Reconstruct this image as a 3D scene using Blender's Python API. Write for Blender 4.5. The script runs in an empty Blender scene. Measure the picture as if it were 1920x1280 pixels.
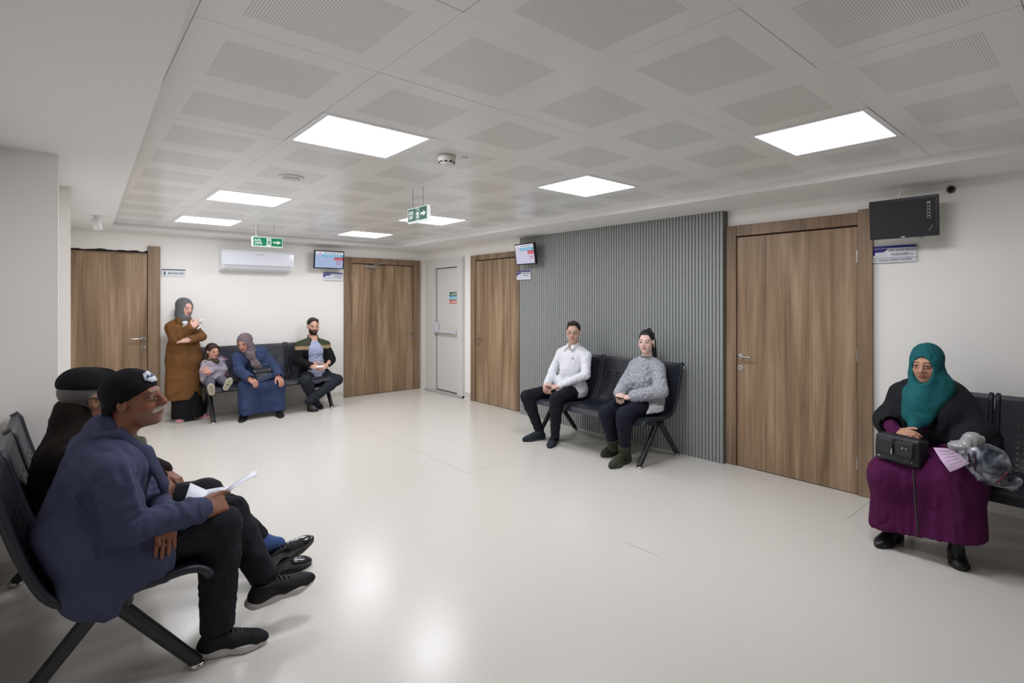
import bpy, bmesh, math, random
import numpy as np
from mathutils import Vector, Matrix

# ------------------------------------------------------------------ camera, world, lights, exposure
sc = bpy.context.scene
COL = sc.collection
FPX, PX, PY, EYE = 990.0, 1060.0, 562.0, 1.53          # focal length, principal point (px of 1920x1280), eye height
YAW = math.radians(43.67)
cam_d = bpy.data.cameras.new('camera'); cam = bpy.data.objects.new('camera', cam_d); COL.objects.link(cam)
cam.location = (0, 0, EYE); cam.rotation_euler = (math.pi/2, 0, -YAW)
cam_d.sensor_fit = 'HORIZONTAL'; cam_d.sensor_width = 36.0; cam_d.lens = 36.0*FPX/1920
cam_d.shift_x = (960-PX)/1920; cam_d.shift_y = (PY-640)/1920
cam_d.clip_start = 0.05
sc.camera = cam
world = bpy.data.worlds.new('world'); sc.world = world; world.use_nodes = True
world.node_tree.nodes['Background'].inputs[0].default_value = (0.8, 0.85, 0.9, 1)
world.node_tree.nodes['Background'].inputs[1].default_value = 0.05
sc.view_settings.view_transform = 'Standard'; sc.view_settings.look = 'None'
sc.view_settings.gamma = 1.0; sc.view_settings.use_curve_mapping = False
sc.view_settings.exposure = 0.0
LED_POWER = 21.0                                       # emission of the ceiling panels
SY, CY = math.sin(YAW), math.cos(YAW)
def ray(u, v):
    r = (u-PX)/FPX
    return np.array([SY+r*CY, CY-r*SY, (PY-v)/FPX])
E0 = np.array([0, 0, EYE])
def onx(u, v, x): d = ray(u, v); return E0+d*(x/d[0])
def ony(u, v, y): d = ray(u, v); return E0+d*(y/d[1])
def onz(u, v, z): d = ray(u, v); return E0+d*((z-EYE)/d[2])

# ------------------------------------------------------------------ helpers
def lin(c):
    c = c/255.0
    return c/12.92 if c <= 0.04045 else ((c+0.055)/1.055)**2.4
def rgb(r, g, b): return (lin(r), lin(g), lin(b), 1.0)
MATS = {}
def mat(name, col, rough=0.5, metal=0.0, spec=0.5, emit=None, es=0.0, coat=0.0):
    if name in MATS: return MATS[name]
    m = bpy.data.materials.new(name); m.use_nodes = True
    b = m.node_tree.nodes['Principled BSDF']
    b.inputs['Base Color'].default_value = col; b.inputs['Roughness'].default_value = rough
    b.inputs['Metallic'].default_value = metal; b.inputs['Specular IOR Level'].default_value = spec
    if emit: b.inputs['Emission Color'].default_value = emit; b.inputs['Emission Strength'].default_value = es
    if coat: b.inputs['Coat Weight'].default_value = coat; b.inputs['Coat Roughness'].default_value = 0.1
    MATS[name] = m; return m
class NT:
    def __init__(s, m): s.t = m.node_tree; s.b = s.t.nodes['Principled BSDF']
    def n(s, ty, **kw):
        nd = s.t.nodes.new(ty)
        for k, v in kw.items():
            if k.startswith('i_'):
                key = k[2:]; key = int(key) if key.isdigit() else key.replace('_', ' ')
                nd.inputs[key].default_value = v
            else: setattr(nd, k, v)
        return nd
    def l(s, a, b): s.t.links.new(a, b)
    def ramp(s, fac, stops):
        r = s.n('ShaderNodeValToRGB'); e = r.color_ramp.elements
        while len(e) < len(stops): e.new(0.5)
        for k, (p, c) in enumerate(stops): e[k].position = p; e[k].color = c
        s.l(fac, r.inputs[0]); return r.outputs[0]
    def math(s, op, a, b=None, c=None):
        nd = s.n('ShaderNodeMath', operation=op)
        for i, x in enumerate((a, b, c)):
            if x is None: continue
            if isinstance(x, (int, float)): nd.inputs[i].default_value = x
            else: s.l(x, nd.inputs[i])
        return nd.outputs[0]
    def mix(s, fac, a, b, mode='MIX'):
        nd = s.n('ShaderNodeMix', data_type='RGBA', blend_type=mode)
        for i, x in ((0, fac), (6, a), (7, b)):
            if isinstance(x, (int, float)): nd.inputs[i].default_value = x
            elif isinstance(x, tuple): nd.inputs[i].default_value = x
            else: s.l(x, nd.inputs[i])
        return nd.outputs[2]
    def bump(s, h, strength=0.2, dist=0.01):
        b = s.n('ShaderNodeBump'); b.inputs['Strength'].default_value = strength; b.inputs['Distance'].default_value = dist
        s.l(h, b.inputs['Height']); s.l(b.outputs[0], s.b.inputs['Normal'])
def cloth(name, c1, c2=None, scale=300.0, rough=0.85, bump=0.25, big=6.0, bigamt=0.35, crease=7.0):
    """woven cloth: fine weave noise + soft large-scale wear"""
    if name in MATS: return MATS[name]
    m = mat(name, c1, rough, spec=0.25); t = NT(m)
    tc = t.n('ShaderNodeTexCoord').outputs['Object']
    f = t.n('ShaderNodeTexNoise', i_Scale=scale, i_Detail=2.0); t.l(tc, f.inputs['Vector'])
    g = t.n('ShaderNodeTexNoise', i_Scale=big, i_Detail=3.0); t.l(tc, g.inputs['Vector'])
    c2 = c2 or tuple(x*0.72 for x in c1[:3])+(1,)
    fac = t.math('MULTIPLY_ADD', g.outputs[0], bigamt, t.math('MULTIPLY', f.outputs[0], 0.6))
    t.l(t.ramp(fac, [(0.25, c2), (0.65, c1)]), t.b.inputs['Base Color'])
    rg = t.n('ShaderNodeTexNoise', noise_type='RIDGED_MULTIFRACTAL', i_Scale=crease, i_Detail=2.0, i_Roughness=0.45, i_Distortion=0.8); t.l(tc, rg.inputs['Vector'])
    b1 = t.n('ShaderNodeBump'); b1.inputs['Strength'].default_value = 0.8; b1.inputs['Distance'].default_value = 0.03; t.l(rg.outputs[0], b1.inputs['Height'])
    b2 = t.n('ShaderNodeBump'); b2.inputs['Strength'].default_value = bump; b2.inputs['Distance'].default_value = 0.003; t.l(f.outputs[0], b2.inputs['Height']); t.l(b1.outputs[0], b2.inputs['Normal']); t.l(b2.outputs[0], t.b.inputs['Normal'])
    return m

def link(o, parent=None):
    COL.objects.link(o)
    if parent is not None: o.parent = parent
    return o
def tag(o, label, cat, group=None):
    o['label'] = label; o['category'] = cat
    if group: o['group'] = group
    return o
def thing(name, label, cat, loc=(0, 0, 0), rz=0.0, group=None):
    o = bpy.data.objects.new(name, None); link(o); o.empty_display_size = 0.1
    o.location = loc; o.rotation_euler = (0, 0, rz)
    return tag(o, label, cat, group)
def struct(o): o['kind'] = 'structure'; return o
class MB:
    """collects primitive shapes into one mesh"""
    def __init__(s): s.v = []; s.f = []; s.smooth = []
    def add(s, vs, fs, sm=False):
        o = len(s.v); s.v += [tuple(map(float, p)) for p in vs]
        s.f += [tuple(i+o for i in f) for f in fs]; s.smooth += [sm]*len(fs); return s
    def box(s, a, b, bev=0.0):
        x0, y0, z0 = [min(a[i], b[i]) for i in range(3)]; x1, y1, z1 = [max(a[i], b[i]) for i in range(3)]
        if bev <= 0:
            return s.add([(x0,y0,z0),(x1,y0,z0),(x1,y1,z0),(x0,y1,z0),(x0,y0,z1),(x1,y0,z1),(x1,y1,z1),(x0,y1,z1)],
                         [(0,3,2,1),(4,5,6,7),(0,1,5,4),(1,2,6,5),(2,3,7,6),(3,0,4,7)])
        bm = bmesh.new(); bmesh.ops.create_cube(bm, size=1)
        for v in bm.verts: v.co = Vector(((v.co.x+.5)*(x1-x0)+x0, (v.co.y+.5)*(y1-y0)+y0, (v.co.z+.5)*(z1-z0)+z0))
        bmesh.ops.bevel(bm, geom=bm.edges[:], offset=bev, segments=2, profile=0.5, affect='EDGES')
        s.bm(bm); return s
    def bm(s, bm, sm=False):
        bm.verts.index_update()
        s.add([v.co[:] for v in bm.verts], [[v.index for v in f.verts] for f in bm.faces], sm); bm.free()
    def tube(s, pts, r, n=10, caps=True, sm=True):
        pts = [Vector(p) for p in pts]; rs = r if isinstance(r, (list, tuple)) else [r]*len(pts)
        vs = []; fs = []; up = None
        for i, p in enumerate(pts):
            d = (pts[min(i+1, len(pts)-1)]-pts[max(i-1, 0)]).normalized()
            if up is None: up = d.orthogonal().normalized()
            up = (up-d*up.dot(d)).normalized(); w = d.cross(up)
            vs += [p+(up*math.cos(2*math.pi*k/n)+w*math.sin(2*math.pi*k/n))*rs[i] for k in range(n)]
        for i in range(len(pts)-1):
            for k in range(n): fs.append((i*n+k, i*n+(k+1) % n, (i+1)*n+(k+1) % n, (i+1)*n+k))
        s.add(vs, fs, sm)
        if caps: s.add(vs[:n], [tuple(range(n))[::-1]]); s.add(vs[-n:], [tuple(range(n))])
        return s
    def lathe(s, prof, c=(0, 0, 0), n=24, axis='z', sm=True):
        vs = []; fs = []
        for (r, h) in prof:
            for k in range(n):
                a = 2*math.pi*k/n; x, y = r*math.cos(a), r*math.sin(a)
                p = {'z': (x, y, h), 'y': (x, h, y), 'x': (h, x, y)}[axis]
                vs.append((c[0]+p[0], c[1]+p[1], c[2]+p[2]))
        for i in range(len(prof)-1):
            for k in range(n):
                q = (i*n+k, i*n+(k+1) % n, (i+1)*n+(k+1) % n, (i+1)*n+k)
                fs.append(q)
        s.add(vs, fs, sm); return s
    def prism(s, poly, z0, z1, tf=None):
        """poly in 2D extruded z0..z1; tf maps (a,b,c)->xyz"""
        tf = tf or (lambda a, b, c: (a, b, c)); n = len(poly)
        vs = [tf(p[0], p[1], z0) for p in poly]+[tf(p[0], p[1], z1) for p in poly]
        fs = [tuple(range(n))[::-1], tuple(range(n, 2*n))]+[(i, (i+1) % n, n+(i+1) % n, n+i) for i in range(n)]
        return s.add(vs, fs)
    def mesh(s, name, m=None):
        me = bpy.data.meshes.new(name); me.from_pydata(s.v, [], s.f)
        me.polygons.foreach_set('use_smooth', s.smooth)
        if m: me.materials.append(m)
        bm = bmesh.new(); bm.from_mesh(me); bmesh.ops.recalc_face_normals(bm, faces=bm.faces[:]); bm.to_mesh(me); bm.free()
        me.update(); return me
    def build(s, name, m, parent=None, loc=None, rot=None):
        o = bpy.data.objects.new(name, s.mesh(name, m)); link(o, parent)
        if loc is not None: o.location = loc
        if rot is not None: o.rotation_euler = rot
        return o
def box(name, a, b, m, parent=None, bev=0.0): return MB().box(a, b, bev).build(name, m, parent)
def inst(name, me, parent, loc, rot=None):
    o = bpy.data.objects.new(name, me); link(o, parent); o.location = loc
    if rot: o.rotation_euler = rot
    return o
def text(name, body, size, m, parent, M, align='CENTER', ext=0.0004, sx=1.0, bold=0.0):
    """flat lettering as a mesh; M is a 4x4 matrix (text lies in its local XY plane)"""
    cu = bpy.data.curves.new('t', 'FONT'); cu.body = body; cu.size = size; cu.align_x = align; cu.align_y = 'CENTER'; cu.extrude = ext; cu.offset = bold
    cu.resolution_u = 3
    o = bpy.data.objects.new('t', cu); COL.objects.link(o)
    dg = bpy.context.evaluated_depsgraph_get(); me = bpy.data.meshes.new_from_object(o.evaluated_get(dg))
    COL.objects.unlink(o); bpy.data.objects.remove(o); bpy.data.curves.remove(cu)
    me.transform(Matrix.Scale(sx, 4, (1, 0, 0))); me.transform(M); me.materials.clear(); me.materials.append(m); me.name = name
    return link(bpy.data.objects.new(name, me), parent)

# ------------------------------------------------------------------ materials
M_wall = mat('wall_paint', rgb(246, 243, 238), 0.55, spec=0.3)
t = NT(M_wall); nz = t.n('ShaderNodeTexNoise', i_Scale=260.0, i_Detail=2.0); t.bump(nz.outputs[0], 0.06, 0.002)
M_soffit = mat('soffit_paint', rgb(240, 239, 238), 0.6, spec=0.3)
M_tile = mat('ceiling_tile', rgb(240, 240, 239), 0.28, spec=0.5)
t = NT(M_tile)                                          # perforated field of holes in the middle of each panel
oc = t.n('ShaderNodeTexCoord').outputs['Object']
sep = t.n('ShaderNodeSeparateXYZ'); t.l(oc, sep.inputs[0])
PIT = 0.0085
def frac(o): return t.math('SUBTRACT', t.math('FRACT', t.math('DIVIDE', t.math('ADD', o, 10.0), PIT)), 0.5)
fx, fy = frac(sep.outputs[0]), frac(sep.outputs[1])
d2 = t.math('ADD', t.math('MULTIPLY', fx, fx), t.math('MULTIPLY', fy, fy))
hole = t.math('LESS_THAN', d2, 0.055)
inx = t.math('LESS_THAN', t.math('ABSOLUTE', sep.outputs[0]), 0.193); iny = t.math('LESS_THAN', t.math('ABSOLUTE', sep.outputs[1]), 0.193)
hole = t.math('MULTIPLY', hole, t.math('MULTIPLY', inx, iny))
t.l(t.mix(hole, rgb(240, 240, 239), rgb(132, 132, 132)), t.b.inputs['Base Color'])
M_floor = mat('vinyl_floor', rgb(205, 199, 190), 0.22, spec=0.5)
t = NT(M_floor); oc = t.n('ShaderNodeTexCoord').outputs['Object']
n1 = t.n('ShaderNodeTexNoise', i_Scale=170.0, i_Detail=3.0, i_Roughness=0.7); t.l(oc, n1.inputs['Vector'])
n2 = t.n('ShaderNodeTexVoronoi', i_Scale=95.0); t.l(oc, n2.inputs['Vector'])
n3 = t.n('ShaderNodeTexNoise', i_Scale=1.3, i_Detail=4.0); t.l(oc, n3.inputs['Vector'])
base = t.ramp(n1.outputs[0], [(0.28, rgb(204, 198, 189)), (0.48, rgb(218, 214, 206)), (0.72, rgb(227, 224, 217))])
spk = t.math('LESS_THAN', n2.outputs['Distance'], 0.16)
c = t.mix(t.math('MULTIPLY', spk, 0.18), base, rgb(186, 174, 158))
t.l(c, t.b.inputs['Base Color'])
t.l(t.math('MULTIPLY_ADD', n3.outputs[0], 0.10, 0.19), t.b.inputs['Roughness'])
def wood(name, ca, cb, cc):
    m = mat(name, cb, 0.42, spec=0.4); t = NT(m)
    oc = t.n('ShaderNodeTexCoord').outputs['Object']; oi = t.n('ShaderNodeObjectInfo').outputs['Random']
    ad = t.n('ShaderNodeVectorMath', operation='MULTIPLY_ADD'); t.l(oc, ad.inputs[0]); ad.inputs[1].default_value = (9.0, 9.0, 0.55)
    cmb = t.n('ShaderNodeCombineXYZ'); t.l(t.math('MULTIPLY', oi, 17.0), cmb.inputs[0]); t.l(t.math('MULTIPLY', oi, 31.0), cmb.inputs[2]); t.l(cmb.outputs[0], ad.inputs[2])
    a = t.n('ShaderNodeTexNoise', i_Scale=0.9, i_Detail=4.0, i_Roughness=0.6, i_Distortion=0.6); t.l(ad.outputs[0], a.inputs['Vector'])
    sc2 = t.n('ShaderNodeVectorMath', operation='MULTIPLY'); t.l(ad.outputs[0], sc2.inputs[0]); sc2.inputs[1].default_value = (9.0, 9.0, 1.5)
    b = t.n('ShaderNodeTexNoise', i_Scale=1.2, i_Detail=3.0); t.l(sc2.outputs[0], b.inputs['Vector'])
    fac = t.math('ADD', t.math('MULTIPLY', a.outputs[0], 0.78), t.math('MULTIPLY', b.outputs[0], 0.22))
    t.l(t.ramp(fac, [(0.36, ca), (0.5, cb), (0.63, cc)]), t.b.inputs['Base Color'])
    t.bump(b.outputs[0], 0.08, 0.002)
    return m
M_wood = wood('walnut_laminate', rgb(116, 92, 70), rgb(148, 122, 95), rgb(174, 149, 121))
M_wood2 = wood('walnut_frame', rgb(110, 89, 70), rgb(136, 112, 89), rgb(154, 130, 106))
M_gap = mat('dark_gap', rgb(38, 30, 24), 0.9); M_plenum = mat('panel_joint', rgb(190, 190, 188), 0.8)
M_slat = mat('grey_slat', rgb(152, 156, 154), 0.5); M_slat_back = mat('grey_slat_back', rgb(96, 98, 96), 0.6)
M_steel = mat('brushed_steel', rgb(190, 188, 184), 0.3, metal=1.0)
M_chrome = mat('chrome_foot', rgb(200, 200, 198), 0.18, metal=1.0)
M_bench = mat('navy_steel', rgb(33, 36, 46), 0.42, spec=0.45)
t = NT(M_bench); nz = t.n('ShaderNodeTexNoise', i_Scale=900.0); t.bump(nz.outputs[0], 0.08, 0.001)
M_leg = mat('black_tube', rgb(30, 31, 36), 0.35)
M_white = mat('white_plastic', rgb(244, 245, 248), 0.35); M_offwhite = mat('offwhite_metal', rgb(215, 213, 208), 0.45)
M_pale = mat('pale_grey_metal', rgb(205, 206, 212), 0.4); M_black = mat('black_plastic', rgb(22, 22, 24), 0.4); M_grey = mat('grey_plastic', rgb(150, 150, 150), 0.5)
M_ink = mat('ink', rgb(40, 42, 60), 0.6); M_inkw = mat('white_ink', rgb(240, 245, 242), 0.6)
M_navy = mat('navy_print', rgb(40, 32, 130), 0.5); M_silver = mat('silver_plate', rgb(226, 229, 236), 0.5)
M_green = mat('sign_green', rgb(10, 130, 85), 0.5, emit=rgb(10, 140, 90), es=0.35); M_green2 = mat('sign_green_dim', rgb(30, 120, 100), 0.5)
M_signw = mat('sign_white', rgb(235, 240, 238), 0.5, emit=rgb(235, 245, 240), es=0.35)

# ------------------------------------------------------------------ the room
XR, YB, ZC, ZS = 4.54, 8.385, 2.42, 2.36               # right wall, back wall, tile ceiling, lower soffit
XL0, XL1, XL2 = -0.275, -0.013, 0.05                    # left wall in three steps
YN = -9.0                                               # unseen wall behind the photographer, set far back to dim the foreground
YS1, YS2 = 4.19, 5.33
W = 0.15
def wall(name, a, b): return struct(box(name, a, b, M_wall))
fl = struct(box('floor', (XL0-W, YN-W, -0.1), (XR+W, YB+W, 0.0), M_floor))
wall('wall_right', (XR, YN-W, 0), (XR+W, YB+W, 2.7))
wall('wall_back', (XL0-W, YB, 0), (XR, YB+W, 2.7))
wall('wall_front', (XL0-W, YN-W, 0), (XR, YN, 2.7))
wall('wall_left', (XL0-W, YN, 0), (XL0, YS1, 2.7))
wall('wall_left_pier', (XL0-W, YS1, 0), (XL1, YS2, 2.7))
wall('wall_left_far', (XL0-W, YS2, 0), (XL2, YB, 2.7))
def floor_pt(u, v): p = onz(u, v, 0); return (p[0], p[1])
M_seam = mat('floor_seam', rgb(176, 169, 160), 0.6)
for a, b in (((655, 787), (875, 887)), ((735, 815), (890, 790)), ((875, 887), (950, 868)), ((1590, 972), (1632, 938)), ((1170, 1015), (1235, 1042))):
    p, q = Vector(floor_pt(*a)+(0,)), Vector(floor_pt(*b)+(0,)); d = (q-p).normalized(); w = Vector((-d.y, d.x, 0))*0.0022
    MB().add([p-w+Vector((0, 0, .0004)), q-w+Vector((0, 0, .0004)), q+w+Vector((0, 0, .0004)), p+w+Vector((0, 0, .0004))], [(0, 1, 2, 3)]).build('seam', M_seam, fl)
def cove(name, p, q, nrm):
    """vinyl floor turned up the wall: 10 cm upstand with rounded foot"""
    prof = [(0.0, 0.10), (0.004, 0.10), (0.006, 0.03), (0.012, 0.012), (0.03, 0.0015), (0.03, 0.0), (0, 0)]
    m = MB(); vs = []
    for e in (p, q): vs += [(e[0]+nrm[0]*a, e[1]+nrm[1]*a, z) for a, z in prof]
    n = len(prof); m.add(vs, [(i, (i+1) % n, n+(i+1) % n, n+i) for i in range(n)]+[tuple(range(n)), tuple(range(n, 2*n))[::-1]])
    return struct(m.build(name, M_floor))
cove('baseboard_back', (0.92, YB), (3.19, YB), (0, -1))
cove('baseboard_right', (XR, YN), (XR, 1.30), (-1, 0))
cove('baseboard_right_far', (XR, 6.86), (XR, 7.02), (-1, 0))
cove('baseboard_left', (XL0, YN), (XL0, YS1), (1, 0))
cove('baseboard_left_pier', (XL0, YS1), (XL1, YS1), (0, -1))
# soffit round the tiled field
TX0, TX1, TY1 = 0.30, 3.88, 8.02
sof = struct(bpy.data.objects.new('ceiling', None)); link(sof)
e0, e1 = (-0.02, YN), (0.42, TY1)
MB().prism([(XL0-W, YN-W), (e0[0], YN-W), e1, (XL0-W, TY1)], ZS, 2.7).build('soffit_strip', M_soffit, sof)
MB().prism([(XL0-W, TY1), (XR+W, TY1), (XR+W, YB+W), (XL0-W, YB+W)], ZS, 2.7).build('soffit_strip', M_soffit, sof)
MB().prism([(TX1, YN-W), (XR+W, YN-W), (XR+W, TY1), (TX1, TY1)], ZS, 2.7).build('soffit_strip', M_soffit, sof)
MB().prism([(-0.3, YN-W), (TX1, YN-W), (TX1, -1.0), (-0.3, -1.0)], ZC, 2.7).build('soffit_strip', M_soffit, sof)
box('backing', (-0.3, -1.0, ZC+0.03), (TX1, TY1, ZC+0.06), M_plenum, sof)
LIGHTS = {(1, 3), (4, 0), (4, 3), (1, 7), (4, 7), (1, 10), (4, 10)}
EXTRA = set()
tile = MB().box((-0.2994, -0.2994, 0.0), (0.2994, 0.2994, 0.02), 0.0015).mesh('ceiling_panel', M_tile)
rnd = random.Random(4)
for i in range(-1, 6):
    for j in range(-3, 12):
        if (i, j) in LIGHTS or (i, j) in EXTRA: continue
        inst('ceiling_panel', tile, sof, (0.6*i+0.6, 1.1+0.6*j, ZC+rnd.uniform(0, 0.0012)), (rnd.uniform(-.0012, .0012), rnd.uniform(-.0012, .0012), 0))
# LED panels
M_led = mat('led_diffuser', rgb(250, 250, 250), 0.5, emit=rgb(246, 248, 255), es=LED_POWER)
lab = {(1, 3): 'largest LED ceiling panel on the left, beside the smoke detector', (4, 0): 'square LED ceiling panel closest to the dark switched-off screen',
       (4, 3): 'square LED ceiling panel above the grey slatted wall', (1, 7): 'square LED ceiling panel behind the round ceiling speaker',
       (4, 7): 'square LED ceiling panel partly hidden by the hanging exit sign', (1, 10): 'square LED ceiling panel nearest the toilet door',
       (4, 10): 'square LED ceiling panel nearest the far corner, above the corner door'}
for ij in sorted(LIGHTS | EXTRA):
    o = thing('ceiling_light', lab.get(ij, 'square LED ceiling panel behind the photographer'), 'ceiling light', (0.6*ij[0]+0.6, 1.1+0.6*ij[1], ZC), 0, 'LED panels in the tiled ceiling')
    fr = MB()
    for a in (-1, 1):
        fr.box((a*0.2985, -0.2985, -0.002), (a*0.268, 0.2985, 0.02)); fr.box((-0.268, a*0.2985, -0.002), (0.268, a*0.268, 0.02))
    fr.build('frame', M_white, o)
    MB().add([(-.268, -.268, .002), (.268, -.268, .002), (.268, .268, .002), (-.268, .268, .002)], [(0, 3, 2, 1)]).build('diffuser', M_led, o)

# ------------------------------------------------------------------ doors
def frame_to(plane):
    """returns f(a,b,d): a along wall (to the right as seen), b height, d out from the wall into the room"""
    if plane == 'back': return lambda a, b, d: (a, YB-d, b)
    return lambda a, b, d: (XR-d, a, b)
def pbox(m, F, a0, a1, b0, b1, d0, d1, bev=0.0):
    return m.box(F(a0, b0, d0), F(a1, b1, d1), bev)
def lever(F, parent, a, b, d, s):
    """lever handle with rose and key plate; s = direction the lever points along the wall"""
    def tf(x, y, z): return F(a+x, b+y, d+z)
    m = MB(); n = 16
    def disc(ca, cb, r, z0, z1): m.prism([(ca+r*math.cos(2*math.pi*k/n), cb+r*math.sin(2*math.pi*k/n)) for k in range(n)], z0, z1, tf)
    disc(0, 0, 0.026, 0, 0.008)
    m.tube([tf(0, 0, 0.005), tf(0, 0, 0.045), tf(s*0.012, 0, 0.054), tf(s*0.12, 0, 0.054)], 0.0095, 10)
    h = m.build('door_handle', M_steel, parent)
    m = MB(); disc(0, -0.105, 0.026, 0, 0.008); k = m.build('key_plate', M_steel, parent)
    m = MB(); m.prism([(-.004, -.118), (.004, -.118), (.004, -.094), (-.004, -.094)], 0.008, 0.0085, tf); m.build('keyhole', M_black, k)
def wood_door(n, plane, o0, o1, l0, l1, top, ltop, hand, hs, right_jamb=True, left_jamb=True, lintel=True, hinge=None, ext=0.0):
    F = frame_to(plane)
    root = struct(bpy.data.objects.new('door_%d' % n, None)); link(root)
    lo, hi = min(o0, o1), max(o0, o1); a, b = min(l0, l1), max(l0, l1)
    if (left_jamb if plane == 'back' else right_jamb): pbox(MB(), F, lo, a-0.006, 0, top+ext, 0, 0.035, 0.004).build('jamb', M_wood2, root)
    if (right_jamb if plane == 'back' else left_jamb): pbox(MB(), F, b+0.006, hi, 0, top, 0, 0.035, 0.004).build('jamb', M_wood2, root)
    if lintel: pbox(MB(), F, a-0.004, b+0.004, ltop+0.012, top, 0, 0.033, 0.004).build('lintel', M_wood2, root)
    pbox(MB(), F, a-0.006, b+0.006, 0, ltop+0.012, 0.0, 0.004).build('rebate', M_gap, root)
    lf = pbox(MB(), F, a, b, 0.006, ltop, 0.004, 0.02, 0.002).build('door_leaf', M_wood, root)
    lever(F, lf, hand[0], hand[1], 0.02, hs)
    if hinge is not None:
        for z in (0.25, 1.1, 1.87):
            MB().tube([F(hinge, z-0.05, 0.03), F(hinge, z+0.05, 0.03)], 0.007, 8).build('hinge', M_steel, lf)
    return root, lf
# far left (toilet) door: right jamb only, head trim missing above it
F = frame_to('back')
d1, lf1 = wood_door(1, 'back', -0.05, 0.905, 0.052, 0.775, 2.2, 2.09, (0.735, 1.05), -1, left_jamb=False, lintel=False)
m = MB(); rn = random.Random(2); xs = np.linspace(0.05, 0.80, 26)
m.prism([(0.05, 2.088)]+[(0.80, 2.088)]+[(x, 2.134+rn.uniform(-.008, .010)) for x in xs[::-1]], 0, 0.006, lambda a, b, c: F(a, b, c)); m.build('bare_gap', M_gap, d1)
pbox(MB(), F, 0.05, 0.79, 2.092, 2.108, 0, 0.02).build('lintel', M_wood2, d1)
# back door beside the corner, with closer
d2_, lf2 = wood_door(2, 'back', 3.198, 4.50, 3.325, 4.375, 2.205, 2.10, (4.325, 1.0), -1, hinge=3.32)
pbox(MB(), F, 3.53, 3.72, 2.04, 2.085, 0.02, 0.06, 0.006).build('door_closer', M_steel, lf2)
MB().tube([F(3.62, 2.085, 0.05), F(3.80, 2.125, 0.06)], 0.008, 8).build('closer_arm', M_steel, lf2)
# right wall doors
XF = XR-0.035
def yw(u, v=600): return float(onx(u, v, XF)[1])
d3, lf3 = wood_door(3, 'right', yw(882), 5.60, yw(891), 5.66, 2.20, 2.11, (yw(894.5), 0.975), -1, right_jamb=False, hinge=None)
d4, lf4 = wood_door(4, 'right', yw(1360), yw(1636), yw(1381), yw(1606), 2.215, 2.105, (yw(1388), 1.012), -1, hinge=yw(1607), ext=0.02)
# white fire door in the corner
F = frame_to('right')
d5 = struct(bpy.data.objects.new('door_5', None)); link(d5)
ya, yb, yc, yd = 8.16, 7.02, 7.86, 7.17
pbox(MB(), F, yb, yd, 0, 2.19, 0, 0.05, 0.004).build('jamb', M_offwhite, d5)
pbox(MB(), F, yc, ya, 0, 2.19, 0, 0.05, 0.004).build('jamb', M_offwhite, d5)
pbox(MB(), F, yd, yc, 2.055, 2.19, 0, 0.05, 0.004).build('lintel', M_offwhite, d5)
pbox(MB(), F, yd-.004, yc+.004, 0, 2.06, 0, 0.002).build('rebate', M_gap, d5)
lf5 = pbox(MB(), F, yd+0.006, yc-0.024, 0.055, 2.042, 0.002, 0.012, 0.002).build('door_leaf', M_offwhite, d5)
pbox(MB(), F, yb, ya, 0, 0.04, 0, 0.07, 0.004).build('threshold', mat('threshold_metal', rgb(178, 178, 176), 0.4), d5)
pbox(MB(), F, yc-0.11, yc+0.01, 0.98, 1.16, 0.012, 0.075, 0.012).build('panic_lock', M_pale, lf5)
pbox(MB(), F, yd+0.03, yc-0.09, 0.995, 1.035, 0.05, 0.085, 0.01).build('panic_bar', M_pale, lf5)
pbox(MB(), F, yd+0.01, yd+0.05, 0.98, 1.05, 0.012, 0.08, 0.008).build('bar_bracket', M_pale, lf5)
stk = thing('safety_sticker', 'green, blue and red safety sticker on the white fire door', 'sticker', F(7.33, 1.55, 0.014))
for k, (cc, z) in enumerate(((rgb(15, 90, 60), 1.625), (rgb(80, 170, 205), 1.563), (rgb(200, 80, 60), 1.5))):
    st = pbox(MB(), F, 7.19, 7.48, z-0.028, z+0.028, 0.0125, 0.0135).build('stripe', mat('sticker_%d' % k, cc, 0.5), None); st.parent = stk; st.matrix_parent_inverse = Matrix.Translation(-stk.location)
    w_ = pbox(MB(), F, 7.44, 7.475, z-0.02, z+0.02, 0.0136, 0.014).build('pictogram', M_inkw, None); w_.parent = stk; w_.matrix_parent_inverse = Matrix.Translation(-stk.location)
    for q in range(2):
        w_ = pbox(MB(), F, 7.23, 7.41-0.05*q, z-0.012+0.014*q, z-0.004+0.014*q, 0.0136, 0.014).build('lettering', M_inkw, None); w_.parent = stk; w_.matrix_parent_inverse = Matrix.Translation(-stk.location)

# ------------------------------------------------------------------ grey slatted wall
XS = 4.455
y0s, y1s = float(onx(1355.5, 700, XS)[1]), float(onx(974, 700, XS)[1])
NS = 81
pan = thing('slatted_wall_panel', 'tall grey panel of narrow vertical slats on the right wall', 'wall panel', (XR, (y0s+y1s)/2, 0))
pw = y1s-y0s; pit = pw/NS
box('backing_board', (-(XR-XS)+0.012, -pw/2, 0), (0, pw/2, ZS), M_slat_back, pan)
sl = MB(); hw = pit*0.40
sl.prism([(0.0125, -hw), (0.005, -hw), (0, -hw+0.003), (0, hw-0.003), (0.005, hw), (0.0125, hw)], 0.0, ZS-0.001)
slm = sl.mesh('slat', M_slat)
for k in range(NS): inst('slat', slm, pan, (-(XR-XS), -pw/2+(k+0.5)*pit, 0))
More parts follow.
